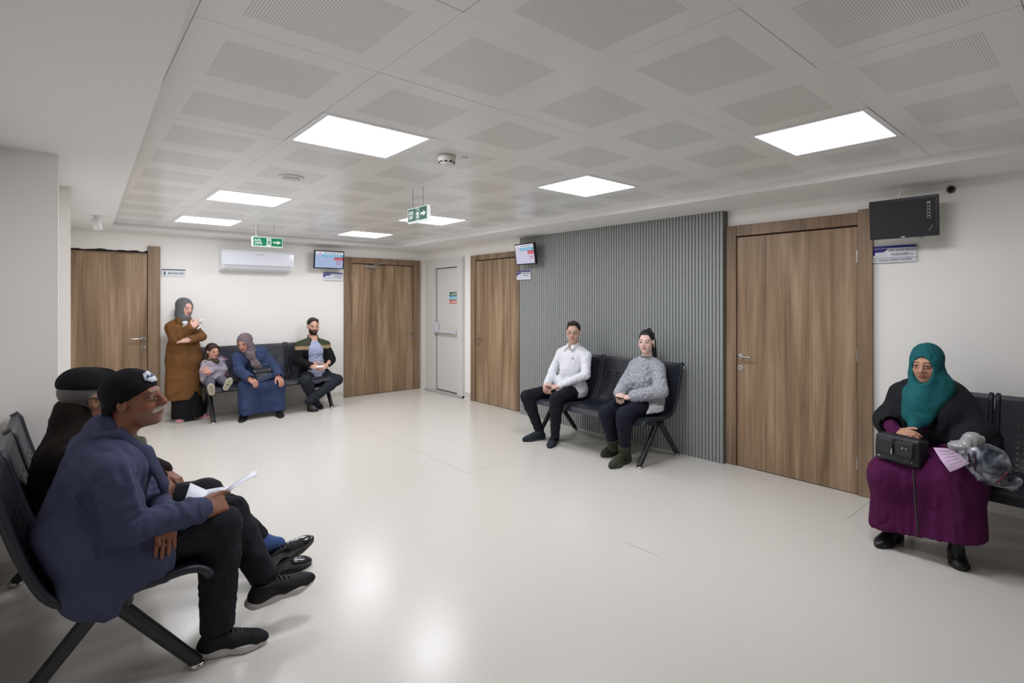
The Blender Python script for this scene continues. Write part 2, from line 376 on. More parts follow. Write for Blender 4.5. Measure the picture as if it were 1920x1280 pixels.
# ------------------------------------------------------------------ wall and ceiling fixtures
def strokes(segs, w0, z0, z1, tf, m=None):
    """flat pictogram made of thick strokes"""
    m = m or MB()
    for (x0, y0, x1, y1, w) in segs:
        d = Vector((x1-x0, y1-y0)); L = d.length or 1e-6; d /= L; nx, ny = -d.y*w*w0/2, d.x*w*w0/2
        m.prism([(x0+nx, y0+ny), (x0-nx, y0-ny), (x1-nx, y1-ny), (x1+nx, y1+ny)], z0, z1, tf)
    return m
def disc2(m, cx, cy, r, z0, z1, tf, n=14): m.prism([(cx+r*math.cos(2*math.pi*k/n), cy+r*math.sin(2*math.pi*k/n)) for k in range(n)], z0, z1, tf)
RUN = [(0, .2, .05, -.12, 1.4), (.04, .16, .26, .06, .7), (.26, .06, .34, .16, .6), (0, .18, -.22, .12, .7), (-.22, .12, -.3, -.02, .6),
       (.05, -.12, .26, -.16, .9), (.26, -.16, .2, -.42, .8), (.03, -.12, -.14, -.3, .9), (-.14, -.3, -.36, -.34, .8)]
def exit_sign(label, loc, rz, w, h, th, lines, green, tsize, panel_white, hang):
    """local x to the right along the sign, -y towards the viewer"""
    o = thing('exit_sign', label, 'exit sign', loc, rz, None)
    MB().box((-w/2, -th/2, 0), (w/2, th/2, h), 0.004).build('casing', M_signw, o)
    MB().box((-w/2+.012, -th/2-.0012, .012), (w/2-.006, -th/2+.001, h-.008)).build('green_face', green, o)
    tf = lambda a, b, c: (a, -th/2-.0014-c, b)
    for k, (tx, bx_, bz) in enumerate(lines):
        text('lettering', tx, tsize, M_signw, o, Matrix(((1, 0, 0, bx_), (0, 0, -1, -th/2-.0016), (0, 1, 0, bz), (0, 0, 0, 1))), sx=.88, bold=.0012)
    s_ = h*0.40; cx = 0.012; cy = h/2
    def ptf(a, b, c): return (cx+a*s_, -th/2-.0022-c, cy+b*s_)
    if panel_white:
        m = MB(); m.prism([(-.62, -1.02), (.5, -1.02), (.62, -.3), (.55, 1.0), (-.5, 1.0), (-.5, -.2)], 0, .0004, ptf); m.build('doorway', M_signw, o)
        p = strokes([(a*1.35, b*1.7, c*1.35, d*1.7, w_) for a, b, c, d, w_ in RUN], .2, .0005, .001, ptf); disc2(p, .1, .66, .16, .0005, .001, ptf)
        p.build('running_figure', green, o)
    else:
        m = MB()
        for a, b in (((-.55, -1.0), (-.47, 1.0)), ((.47, -1.0), (.55, 1.0)), ((-.55, -1.0), (.55, -.94)), ((-.55, .94), (.55, 1.0))):
            m.prism([(a[0], a[1]), (b[0], a[1]), (b[0], b[1]), (a[0], b[1])], 0, .0004, ptf)
        m.build('doorway', M_signw, o)
        p = strokes([(a*1.2, b*1.7, c*1.2, d*1.7, w_) for a, b, c, d, w_ in RUN], .26, .0005, .001, ptf); disc2(p, .14, .68, .17, .0005, .001, ptf)
        p.build('running_figure', M_signw, o)
    ax = w/2-.062
    m = MB(); m.prism([(-.042, -.009), (.004, -.009), (.004, -.024), (.044, 0), (.004, .024), (.004, .009), (-.042, .009)], 0, .0004, lambda a, b, c: (ax+a, -th/2-.0016-c, h/2+b)); m.build('arrow', M_signw, o)
    for hx in (-w*0.30, w*0.22): MB().tube([(hx, 0, h), (hx, 0, hang)], 0.0022, 6).build('hanging_rod', M_grey, o)
    MB().tube([(-w*0.36, 0, h), (-w*.37, 0, h+.5*(hang-h)), (-w*.39, .0, hang)], 0.002, 6).build('power_cable', M_white, o)
    return o
exit_sign('lit green emergency exit sign hanging above the air conditioner', (1.775, 7.0, 2.158), 0, 0.325, 0.115, 0.03,
          [('ACİL', -.105, .074), ('ÇIKIŞ', -.100, .040)], M_green, .036, True, ZC-2.158)
exit_sign('green and white exit sign hanging mid-ceiling, seen at an angle before an LED panel', (2.05, 3.83, 2.146), -math.pi/2, 0.32, 0.118, 0.03,
          [('ÇIKIŞ', -.098, .078), ('EXIT', -.095, .042)], M_green2, .037, False, ZC-2.146)

# air conditioner
ac = thing('air_conditioner', 'white split air conditioner on the back wall under the emergency sign', 'air conditioner', (1.975, YB, 1.925))
m = MB(); prof = [(0, 0), (-.10, 0), (-.165, .028), (-.195, .075), (-.205, .16), (-.20, .24), (-.185, .272), (-.16, .282), (0, .282)]
m.prism([(p[0], p[1]) for p in prof], -.443, .443, lambda a, b, c: (c, a, b)); m.build('body', M_white, ac)
m = MB(); m.prism([(-.2085, .078), (-.2155, .16), (-.2095, .244), (-.19, .276), (-.19, .25), (-.2, .16), (-.196, .078)], -.44, .44, lambda a, b, c: (c, a, b)); m.build('front_panel', mat('ac_gloss', rgb(240, 243, 250), 0.12), ac)
m = MB(); m.prism([(-.105, -.004), (-.172, .024), (-.203, .072), (-.196, .074), (-.165, .034), (-.104, .006)], -.40, .40, lambda a, b, c: (c, a, b)); m.build('air_flap', mat('ac_flap', rgb(222, 225, 230), 0.4), ac)
m = strokes([(-.045, 0, -.015, 0, .5), (.012, 0, .05, 0, .7)], .009, 0, .0006, lambda a, b, c: (a, -.2125-c, .225+b)); disc2(m, 0, 0, .007, 0, .0006, lambda a, b, c: (a, -.2125-c, .225+b)); m.build('maker_mark', M_grey, ac)

# monitors: local x right, -y towards viewer, origin at the wall
def monitor(label, loc, rz, w, h, out, tilt, lit, num=None, bezel=0.016):
    o = thing('wall_monitor', label, 'monitor', loc, rz)
    T = Matrix.Translation((0, -out, 0)) @ Matrix.Rotation(tilt, 4, 'X')
    def put(m, name, mt, par): ob = m.build(name, mt, par); ob.data.transform(T); return ob
    body = put(MB().box((-w/2, 0, -h/2), (w/2, .035, h/2), .005).box((-w*.3, .03, -h*.3), (w*.3, .055, h*.3), .008), 'casing', mat('monitor_black', rgb(24, 26, 32), .3), o)
    MB().box((-.04, -out+.03, -.05), (.04, 0, .05), .004).build('wall_bracket', M_black, o)
    MB().box((-.05, -.012, -.06), (.05, 0, .06), .003).build('bracket_plate', M_white, o)
    a, b = w/2-bezel, h/2-bezel
    sm = mat('screen_on_blue', rgb(60, 70, 90), .3, emit=rgb(190, 208, 246), es=.62) if lit == 1 else mat('screen_on_pink', rgb(70, 70, 80), .3, emit=rgb(222, 216, 240), es=.68) if lit == 2 else mat('screen_off', rgb(16, 20, 26), .12, spec=.6)
    scn = put(MB().box((-a, -.0012, -b), (a, .001, b)), 'screen', sm, o)
    def em(n, c): return mat(n, tuple(x*.2 for x in c[:3])+(1,), .5, emit=c, es=.62)
    def rect(x0, x1, z0, z1, mt, name, lift=.0018): return put(MB().box((x0*a, -lift, z0*b), (x1*a, -lift+.0004, z1*b)), name, mt, scn)
    if lit:
        cy = em('screen_cyan', rgb(95, 185, 220)); rd = em('screen_red', rgb(205, 40, 60)); wh = em('screen_white', rgb(236, 240, 250)); pk = em('screen_pink', rgb(225, 180, 215)); dk = em('screen_ink', rgb(70, 100, 150))
        rect(-1, 1, .66, 1, wh, 'header_strip'); rect(-.48, 1, .36, .66, cy, 'title_strip'); rect(-.74, -.58, .55, .88, pk, 'emblem', .0022)
        for k in range(7): rect(-.35+.18*k, -.23+.18*k, .78, .87, dk, 'lettering', .0024)
        for k in range(6): rect(-.30+.19*k, -.17+.19*k, .47, .55, wh, 'lettering', .0024)
        rect(.35, 1, -.02, .33, rd, 'red_box', .0022); rect(.38, .97, .10, .17, em('screen_rose', rgb(245, 170, 175)), 'lettering', .0028)
        text('number', num, h*.24, em('screen_crimson', rgb(190, 30, 60)), scn, T @ Matrix(((1, 0, 0, .66*a), (0, 0, -1, -.003), (0, 1, 0, -.38*b), (0, 0, 0, 1))))
    else:
        ic = mat('icon_grey', rgb(170, 175, 178), .5)
        for k in range(5):
            m = MB(); n = 16; r0, r1 = .0085, .0105; cx, cz = a*.80, b*(.42-.135*k)*1.25+.01
            for q in range(n):
                t0, t1 = 2*math.pi*q/n, 2*math.pi*(q+1)/n
                m.prism([(cx+r0*math.cos(t0), cz+r0*math.sin(t0)), (cx+r1*math.cos(t0), cz+r1*math.sin(t0)), (cx+r1*math.cos(t1), cz+r1*math.sin(t1)), (cx+r0*math.cos(t1), cz+r0*math.sin(t1))], 0, .0004, lambda p, q_, c: (p, -.002-c, q_))
            put(m, 'icon', ic, scn)
        put(MB().box((a*.74, -.0022, b*.72), (a*.86, -.0018, b*.78)), 'icon', ic, scn)
        put(strokes([(a*.80, -b*.82, a*.90, -b*.52, 1)], .0022, 0, .0004, lambda p, q_, c: (p, -.002-c, q_)), 'scratch', ic, scn)
        put(MB().box((-.012, -.002, -b-.011), (.012, .001, -b-.005)), 'maker_mark', M_silver, o)
        m = MB(); m.tube([(.10, .01, -h/2), (.105, .008, -h/2-.012), (.115, .008, -h/2-.012), (.12, .01, -h/2)], .002, 6); put(m, 'cable_loop', M_black, o)
        m = MB(); m.tube([(-.02, 0, h/2+.004), (-.024, .04, h/2+.05), (-.02, .09, h/2+.10)], .006, 8); m.build('cable', M_white, o).data.transform(Matrix.Translation((0, -out, 0)))
    return o
monitor('wall monitor showing 22 between the air conditioner and the door with the closer', (2.915, YB, 2.132), 0, .435, .272, .19, math.radians(8), 1, '22')
monitor('tilted wall monitor showing 19 at the left end of the slatted panel', (XR, 5.265, 2.118), -math.pi/2, .395, .275, .235, math.radians(8), 2, '19')
monitor('switched-off black monitor above the name plate beside the right-hand door', (XR, 1.055, 2.108), -math.pi/2, .425, .28, .235, math.radians(6), 0)

# name plates
def plate(label, loc, rz, w, h, l1, l2, l3, blur=False):
    o = thing('name_plate', label, 'name plate', loc, rz)
    n = 9; arc = [(x, -.016-.012*(1-(x/(w/2))**2)) for x in np.linspace(-w/2, w/2, n)]
    m = MB(); m.prism([(p[0], -p[1]*-1) for p in arc]+[(w/2, 0), (-w/2, 0)], -h/2, h/2, lambda a, b, c: (a, b, c)); m.build('holder', M_silver, o)
    def front(x): return -.016-.012*(1-(x/(w/2))**2)-.0008
    def strip(x0, x1, z0, z1, mt, name, lift=0.0):
        m = MB(); xs = np.linspace(x0, x1, 9); vs = []
        for x in xs: vs += [(x, front(x)-lift, z0 if not callable(z0) else z0(x)), (x, front(x)-lift, z1)]
        m.add(vs, [(2*i, 2*i+2, 2*i+3, 2*i+1) for i in range(8)]); return m.build(name, mt, o)
    strip(-w/2+.002, w/2-.002, h*.36, h*.5, M_navy, 'header_band')
    strip(-w/2+.002, -w*.10, lambda x: h*.33-h*.42*max(0, min(1, (-.10*w-x)/(w*.38)))**.6, h*.33, M_navy, 'swoosh')
    strip(-w*.40, -w*.16, -h*.16, h*.12, mat('emblem_pale', rgb(214, 214, 220), .5), 'emblem', .0006)
    strip(-w/2+.002, w/2-.002, -h*.235, -h*.215, M_ink, 'divider')
    def tx(s_, size, x, z, sx): text('lettering', s_, size, M_ink, o, Matrix(((1, 0, 0, x), (0, 0, -1, front(x)-.0035), (0, 1, 0, z), (0, 0, 0, 1))), sx=sx)
    tx(l1, h*.17, w*.20, h*.21, .86); tx(l2, h*.17, w*.20, -h*.04, .86); tx(l3, h*.155, 0.0, -h*.355, .95)
    return o
plate('navy-banded name plate under the switched-off monitor', (XR, 1.17, 1.875), -math.pi/2, .30, .125, 'AĞIZ VE DİŞ SAĞLIĞI', 'POLİKLİNİĞİ - 6', 'Dr. Seymanur ÜZÜCÜ YETİŞİR')
plate('navy-banded name plate beneath the monitor showing 22', (3.035, YB, 1.888), 0, .295, .122, 'AĞIZ VE DİŞ SAĞLIĞI', 'POLİKLİNİĞİ', '')
plate('navy-banded name plate on the slats beneath the monitor showing 19', (XS, 5.455, 1.857), -math.pi/2, .285, .115, 'AĞIZ VE DİŞ SAĞLIĞI', 'POLİKLİNİĞİ', '')
wc = thing('toilet_sign', 'small silver BAYAN WC sign right of the far left door', 'sign', (1.043, YB, 1.875))
MB().box((-.122, -.012, -.046), (.122, 0, .046), .003).build('plate', M_silver, wc)
MB().box((-.122, -.0145, .034), (.122, -.010, .046)).build('top_band', M_ink, wc)
text('lettering', 'BAYAN WC', .037, M_ink, wc, Matrix(((1, 0, 0, .027), (0, 0, -1, -.0128), (0, 1, 0, -.006), (0, 0, 0, 1))), sx=.86, bold=.0006)
m = MB(); tf = lambda a, b, c: (-.092+a, -.0124-c, -.006+b); disc2(m, 0, .022, .007, 0, .0006, tf); m.prism([(-.006, .013), (.006, .013), (.012, -.008), (.005, -.008), (.004, -.026), (-.004, -.026), (-.005, -.008), (-.012, -.008)], 0, .0006, tf); m.build('woman_pictogram', M_ink, wc)

# smoke detector, round vent, spotlight, conduit hole
sd = thing('smoke_detector', 'white dome smoke detector on the ceiling beside the largest LED panels', 'smoke detector', tuple(onz(838, 292, ZC)))
MB().lathe([(0, 0), (.056, 0), (.056, -.012), (.052, -.03), (.043, -.045), (.036, -.052), (0, -.054)]).build('dome', mat('detector_white', rgb(225, 224, 215), .4), sd)
for k in range(9):
    a = 2*math.pi*k/9; m = MB(); m.box((-.009, -.0495, -.046), (.009, -.038, -.038)); ob = m.build('smoke_slot', M_black, sd); ob.rotation_euler = (0, 0, a)
ind = MB().lathe([(0, -.001), (.022, -.001), (.02, -.006), (0, -.007)], (.105, -.035, 0), 16).build('indicator_base', M_white, sd)
rv = thing('ceiling_speaker', 'flat round white ceiling speaker left of the smoke detector', 'speaker', tuple(onz(547, 332, ZC)))
MB().lathe([(0, 0), (.085, 0), (.085, -.006), (.078, -.012), (.07, -.012), (.066, -.007), (0, -.009)], (0, 0, 0), 28).build('rim', M_white, rv)
MB().lathe([(0, -.0075), (.055, -.0095), (.055, -.0105), (0, -.0118)], (0, 0, 0), 24).build('grille', mat('grille_grey', rgb(205, 205, 203), .6), rv)
sp = thing('spotlight', 'small white cylinder spotlight under the soffit near the toilet door', 'spotlight', tuple(onz(178, 404, ZS)))
MB().lathe([(0, 0), (.03, 0), (.03, -.008), (0, -.008)], (0, 0, 0), 16).tube([(0, 0, -.005), (0, 0, -.045)], .008, 8).build('mount', M_white, sp)
ob = MB().lathe([(0, .05), (.034, .05), (.034, -.065), (.028, -.065), (.026, -.05), (0, -.05)], (0, 0, 0), 20).build('lamp_head', mat('spot_white', rgb(235, 230, 230), .5), sp); ob.location = (.012, -.01, -.075); ob.rotation_euler = (math.radians(12), math.radians(-14), 0)
hc = thing('conduit_hole', 'broken round cable hole high on the wall right of the black monitor', 'wall hole', tuple(onx(1783, 355, XR-.004)))
MB().lathe([(0, -.001), (.022, -.001)], (0, 0, 0), 14, 'x').build('opening', M_gap, hc)
MB().lathe([(.018, -.001), (.02, -.012), (.026, -.006), (.028, 0)], (0, 0, 0), 14, 'x').build('collar', mat('conduit_brown', rgb(120, 95, 85), .7), hc)

# ------------------------------------------------------------------ waiting benches
PROF = [(-.052, .893), (-.060, .905), (-.075, .897), (-.098, .80), (-.130, .68), (-.168, .565), (-.198, .497), (-.228, .458), (-.268, .436), (-.33, .424), (-.42, .424), (-.52, .434), (-.60, .440), (-.645, .434), (-.676, .416), (-.692, .39)]
def arc_pts(p, n):
    p = np.array(p); q = [p[0]]
    P = np.vstack([2*p[0]-p[1], p, 2*p[-1]-p[-2]]); out = []
    for i in range(1, len(P)-2):
        for tt in np.linspace(0, 1, 8, endpoint=False):
            a, b, c_, d = P[i-1], P[i], P[i+1], P[i+2]
            out.append(.5*((2*b)+(-a+c_)*tt+(2*a-5*b+4*c_-d)*tt**2+(-a+3*b-3*c_+d)*tt**3))
    out.append(p[-1]); out = np.array(out); L = np.concatenate([[0], np.cumsum(np.linalg.norm(np.diff(out, axis=0), axis=1))])
    return out, L
CURVE, CL = arc_pts(PROF, 60)
def at_s(s_): return np.array([np.interp(s_, CL, CURVE[:, 0]), np.interp(s_, CL, CURVE[:, 1])])
def make_seat_mesh(w=.50):
    hx = []
    for c0 in (-.125, 0, .125):
        for d0 in (-.017, .017): hx.append((c0+d0-.008, c0+d0+.008))
    hs = [(.19+.036*k, .19+.036*k+.017) for k in range(9)]+[(.60+.036*k, .60+.036*k+.017) for k in range(3)]
    xs = sorted({-w/2, w/2, *[a for h in hx for a in h]}); ss = sorted({*np.linspace(0, CL[-1], 40).round(4), *[round(a, 4) for h in hs for a in h]})
    def hole(x, s_): return any(a < x < b for a, b in hx) and any(a < s_ < b for a, b in hs)
    th = .011; vs = []; nx, ns = len(xs), len(ss)
    for layer in (0, 1):
        for s_ in ss:
            p = at_s(s_); q = at_s(min(s_+.004, CL[-1]))-at_s(max(s_-.004, 0)); q /= np.linalg.norm(q); nrm = np.array([q[1], -q[0]])
            for x in xs: vs.append((x, p[0]+nrm[0]*th*(layer-.5), p[1]+nrm[1]*th*(layer-.5)))
    idx = lambda l, j, i: l*nx*ns+j*nx+i
    cell = [[not hole((xs[i]+xs[i+1])/2, (ss[j]+ss[j+1])/2) for i in range(nx-1)] for j in range(ns-1)]
    fs = []
    for j in range(ns-1):
        for i in range(nx-1):
            if not cell[j][i]: continue
            fs.append((idx(0, j, i), idx(0, j, i+1), idx(0, j+1, i+1), idx(0, j+1, i))); fs.append((idx(1, j, i), idx(1, j+1, i), idx(1, j+1, i+1), idx(1, j, i+1)))
            for dj, di, e in ((-1, 0, ((j, i), (j, i+1))), (1, 0, ((j+1, i), (j+1, i+1))), (0, -1, ((j, i), (j+1, i))), (0, 1, ((j, i+1), (j+1, i+1)))):
                a, b = j+dj, i+di
                if a < 0 or b < 0 or a >= ns-1 or b >= nx-1 or not cell[a][b]:
                    (p0, p1), (q0, q1) = e; fs.append((idx(0, p0, p1), idx(0, q0, q1), idx(1, q0, q1), idx(1, p0, p1)))
    mb = MB(); mb.add(vs, fs); return mb.mesh('seat_shell', M_bench)
SEAT = make_seat_mesh()
RAIL = MB().tube([(0, *at_s(s_)) for s_ in np.linspace(0, CL[-1], 44)], .0165, 10).mesh('edge_rail', M_bench)
def bench(label, loc, rz):
    o = thing('waiting_bench', label, 'bench', loc, rz, 'perforated steel waiting benches')
    for k in (-1, 0, 1):
        s_ = inst('seat_shell', SEAT, o, (k*.527, 0, 0))
        for e in (-1, 1): inst('edge_rail', RAIL, s_, (e*.2455, 0, 0))
    MB().box((-.76, -.40, .335), (.76, -.34, .385), .008).build('beam', M_leg, o)
    for e in (-.71, .71):
        m = MB(); m.box((e-.024, -.45, .34), (e+.024, -.29, .405), .02); m.box((e-.02, -.56, .39), (e+.02, -.25, .42), .012); m.build('hub', M_leg, o)
        for (y1) in (-.655, -.067):
            lg = MB().tube([(e, -.37+(-.02 if y1 < -.4 else .02), .375), (e, y1, .018)], [.0275, .0245], 14).build('leg', M_leg, o)
            MB().lathe([(0, 0), (.031, 0), (.031, .012), (.027, .02), (0, .02)], (e, y1, 0), 16).build('foot_cap', M_chrome, lg)
    return o
bench('dark steel bench against the back wall below the air conditioner', (2.072, YB, 0), 0)
bench('dark steel bench against the grey slatted wall with an empty middle seat', (XS, 3.715, 0), -math.pi/2)
bench('dark steel bench at the right edge, beneath the long purple dress', (4.50, .295, 0), -math.pi/2)
bench('dark steel bench at the left edge, beneath the blue-grey jacket', (-.245, 3.37, 0), math.pi/2)
# ------------------------------------------------------------------ implicit-surface modelling for bodies and clothes
f4 = np.float32
def V(*a): return np.array(a, dtype=np.float64)
def nrm(v): v = np.asarray(v, float); return v/max(np.linalg.norm(v), 1e-9)
class Pr:
    def __init__(s, fn, k=0.01, op='u'): s.fn, s.k, s.op = fn, k, op
def RC(a, b, ra, rb=None, k=0.02, op='u', wr=0.0, wf=90.0, flat=None):
    """tapered capsule; wr = amplitude of creases round the limb; flat=(axis, factor) squashes the section"""
    a = np.asarray(a, float); b = np.asarray(b, float); rb = ra if rb is None else rb
    ab = b-a; L2 = max(ab@ab, 1e-9); L = math.sqrt(L2); ax = nrm(np.cross(ab, V(.3, .5, .81)))
    def fn(P):
        q = P-a.astype(f4); t = np.clip((q@ab.astype(f4))/f4(L2), 0, 1)
        w = q-t[..., None]*ab.astype(f4)
        if flat is not None:
            fa = nrm(flat[0]).astype(f4); c = w@fa; w = w+(c*f4(flat[1]-1))[..., None]*fa
        d = np.sqrt((w*w).sum(-1))-(f4(ra)+t*f4(rb-ra))
        if wr:
            ph = t*f4(L*wf*.55)+f4(2.2)*np.sin(f4(26)*(w@ax.astype(f4))+t*f4(5))+f4(a[0]*40)
            d = d-f4(wr)*(f4(1)-f4(2)*np.abs(np.sin(ph)))*(f4(.25)+f4(.75)*np.sin(t*f4(7)+f4(a[1]*30)+f4(20)*(w@ax.astype(f4)))**2)
        return d
    return Pr(fn, k, op)
def EL(c, r, R=None, k=0.02, op='u'):
    c = np.asarray(c, float); r = np.asarray(r, float); R = np.eye(3) if R is None else R
    def fn(P):
        q = (P-c.astype(f4))@R.astype(f4); a = q/r.astype(f4); k0 = np.sqrt((a*a).sum(-1))+f4(1e-6); b = a/r.astype(f4); k1 = np.sqrt((b*b).sum(-1))+f4(1e-6)
        return k0*(k0-1)/k1
    return Pr(fn, k, op)
def RB(c, h, R=None, r=0.01, k=0.01, op='u'):
    c = np.asarray(c, float); h = np.asarray(h, float)-r; R = np.eye(3) if R is None else R
    def fn(P):
        q = np.abs((P-c.astype(f4))@R.astype(f4))-h.astype(f4)
        return np.sqrt((np.maximum(q, 0)**2).sum(-1))+np.minimum(q.max(-1), 0)-f4(r)
    return Pr(fn, k, op)
def HS(p, n, k=0.004):
    """keeps only the side of a plane that the normal points away from"""
    p = np.asarray(p, float); n = nrm(n)
    return Pr(lambda P: -((P-p.astype(f4))@n.astype(f4)), k, 's')
def chain(pts, rs, k=0.02, wr=0.0, wf=90.0, flat=None):
    return [RC(pts[i], pts[i+1], rs[i], rs[i+1], k, 'u', wr, wf, flat) for i in range(len(pts)-1)]
def axis(lo, hi, v, fine=()):
    o = [lo]
    while o[-1] < hi:
        s_ = v
        for a, b, w in fine:
            if a <= o[-1] < b: s_ = min(s_, w)
        o.append(o[-1]+s_)
    return np.array(o)
def folds(seed, amp, freq=30.0, stretch=(1, 1, 1)):
    rs = np.random.RandomState(seed); K = rs.normal(size=(7, 3))*freq*np.array(stretch); ph = rs.uniform(0, 6.28, 7)
    def fn(P):
        s_ = 0
        m_ = np.sin(P@(K[5]*.35).astype(f4)+f4(ph[5]))*np.sin(P@(K[6]*.35).astype(f4)+f4(ph[6]))
        for i in range(5):
            r_ = f4(1)-f4(2)*np.abs(np.sin(P@(K[i]*.6).astype(f4)+f4(ph[i])+f4(1.1)*np.sin(P@K[(i+2) % 5].astype(f4)*f4(.5)+f4(i)))); s_ = s_+r_*np.abs(r_)
        return -s_*(f4(.55)+f4(.45)*m_)*f4(amp/2.2)
    return fn
def sdf(name, prims, lo, hi, vox, m, parent, fine=((), (), ()), disp=None, col=None, smooth=1):
    lo = np.asarray(lo, float); hi = np.asarray(hi, float); B = 12
    ax = [axis(lo[i], hi[i], vox, fine[i]) for i in range(3)]
    for i in range(3):
        n = len(ax[i]); pad = (-n) % B; ax[i] = np.concatenate([ax[i], ax[i][-1]+vox*np.arange(1, pad+1)]).astype(f4)
    nb = [len(a)//B for a in ax]; blk = [a.reshape(-1, B) for a in ax]
    cen = [b.mean(1) for b in blk]; half = [(b[:, -1]-b[:, 0])/2+vox for b in blk]
    C = np.stack(np.meshgrid(*cen, indexing='ij'), -1).reshape(-1, 3).astype(f4); Hh = np.stack(np.meshgrid(*half, indexing='ij'), -1).reshape(-1, 3); R = np.sqrt((Hh**2).sum(-1)).astype(f4)
    def comb(D, d, p):
        if p.op == 'u':
            h = np.maximum(f4(p.k)-np.abs(D-d), 0)/f4(p.k); return np.minimum(D, d)-h*h*f4(p.k*.25)
        d = -d; h = np.maximum(f4(p.k)-np.abs(D-d), 0)/f4(p.k); return np.maximum(D, d)+h*h*f4(p.k*.25)
    Dc = np.full(len(C), 9.0, f4); dcs = []
    for p in prims: d = p.fn(C).astype(f4); dcs.append(d); Dc = comb(Dc, d, p)
    act = np.where(np.abs(Dc) < 1.7*R+.02)[0]
    G = np.stack(np.meshgrid(np.arange(B), np.arange(B), np.arange(B), indexing='ij'), -1).reshape(-1, 3)
    bi = np.stack(np.unravel_index(act, nb), -1)
    P = np.stack([blk[i][bi[:, i]][:, G[:, i]] for i in range(3)], -1)
    D = np.full(P.shape[:2], 9.0, f4)
    for p, d in zip(prims, dcs):
        rel = np.where(d[act] < 1.7*R[act]+p.k+.02)[0]
        if len(rel): D[rel] = comb(D[rel], p.fn(P[rel]), p)
    if disp is not None: D += disp(P)
    full = np.empty((nb[0], nb[1], nb[2], B, B, B), f4); full[:] = Dc.reshape(nb)[..., None, None, None]
    full.reshape(-1, B, B, B)[act] = D.reshape(-1, B, B, B)
    g = full.transpose(0, 3, 1, 4, 2, 5).reshape(nb[0]*B, nb[1]*B, nb[2]*B)
    s_ = g < 0
    cnt = np.zeros(tuple(n-1 for n in s_.shape), np.int8)
    for i in (0, 1):
        for j in (0, 1):
            for k in (0, 1): cnt += s_[i:s_.shape[0]-1+i, j:s_.shape[1]-1+j, k:s_.shape[2]-1+k]
    cell = (cnt > 0) & (cnt < 8); ci = np.argwhere(cell); n = len(ci)
    if n == 0: raise RuntimeError('empty '+name)
    idm = np.full(cell.shape, -1, np.int32); idm[cell] = np.arange(n)
    acc = np.zeros((n, 3)); w = np.zeros(n)
    for a in range(3):
        o = [x for x in range(3) if x != a]
        for u in (0, 1):
            for v in (0, 1):
                p0 = ci.copy(); p0[:, o[0]] += u; p0[:, o[1]] += v; p1 = p0.copy(); p1[:, a] += 1
                d0 = g[p0[:, 0], p0[:, 1], p0[:, 2]]; d1 = g[p1[:, 0], p1[:, 1], p1[:, 2]]; x = (d0 < 0) != (d1 < 0)
                t = np.where(x, d0/np.where(x, d0-d1, 1), 0); X0 = np.stack([ax[q][p0[:, q]] for q in range(3)], -1); X1 = np.stack([ax[q][p1[:, q]] for q in range(3)], -1)
                acc += np.where(x[:, None], X0+(X1-X0)*t[:, None], 0); w += x
    vs = acc/np.maximum(w, 1)[:, None]
    quads = []
    for a in range(3):
        o = [(a+1) % 3, (a+2) % 3]
        sl0 = [slice(None)]*3; sl1 = [slice(None)]*3; sl0[a] = slice(0, -1); sl1[a] = slice(1, None)
        e = s_[tuple(sl0)] != s_[tuple(sl1)]; ei = np.argwhere(e); ei = ei[(ei[:, o[0]] > 0) & (ei[:, o[1]] > 0) & (ei[:, o[0]] < cell.shape[o[0]]) & (ei[:, o[1]] < cell.shape[o[1]])]
        q = []
        for du, dv in ((1, 1), (0, 1), (0, 0), (1, 0)):
            c = ei.copy(); c[:, o[0]] -= du; c[:, o[1]] -= dv; q.append(idm[c[:, 0], c[:, 1], c[:, 2]])
        q = np.stack(q, -1); flip = s_[ei[:, 0], ei[:, 1], ei[:, 2]]; q[~flip] = q[~flip][:, ::-1]
        quads.append(q[(q >= 0).all(1)])
    F = np.concatenate(quads)
    for _ in range(smooth):
        e0 = F.ravel(); e1 = np.roll(F, -1, 1).ravel(); cn = np.bincount(e0, minlength=n)+np.bincount(e1, minlength=n)
        av = np.stack([(np.bincount(e0, vs[e1, q], n)+np.bincount(e1, vs[e0, q], n))/np.maximum(cn, 1) for q in range(3)], -1); vs = vs+(av-vs)*.5
    me = bpy.data.meshes.new(name); base = np.array(parent.location) if parent is not None else np.zeros(3)
    if parent is not None and parent.parent is not None: base = np.array(parent.parent.location)
    me.vertices.add(n); me.vertices.foreach_set('co', (vs-base).astype(f4).ravel())
    me.loops.add(F.size); me.loops.foreach_set('vertex_index', F.ravel().astype(np.int32))
    me.polygons.add(len(F)); me.polygons.foreach_set('loop_start', (np.arange(len(F))*4).astype(np.int32)); me.polygons.foreach_set('use_smooth', np.ones(len(F), bool))
    me.update(calc_edges=True)
    if col is not None:
        at = me.color_attributes.new('Col', 'FLOAT_COLOR', 'POINT'); cc = np.ones((n, 4), f4); cc[:, :3] = col(vs); at.data.foreach_set('color', cc.ravel())
    me.materials.append(m)
    return link(bpy.data.objects.new(name, me), parent)
def lrgb(*c): return np.array([lin(x) for x in c])
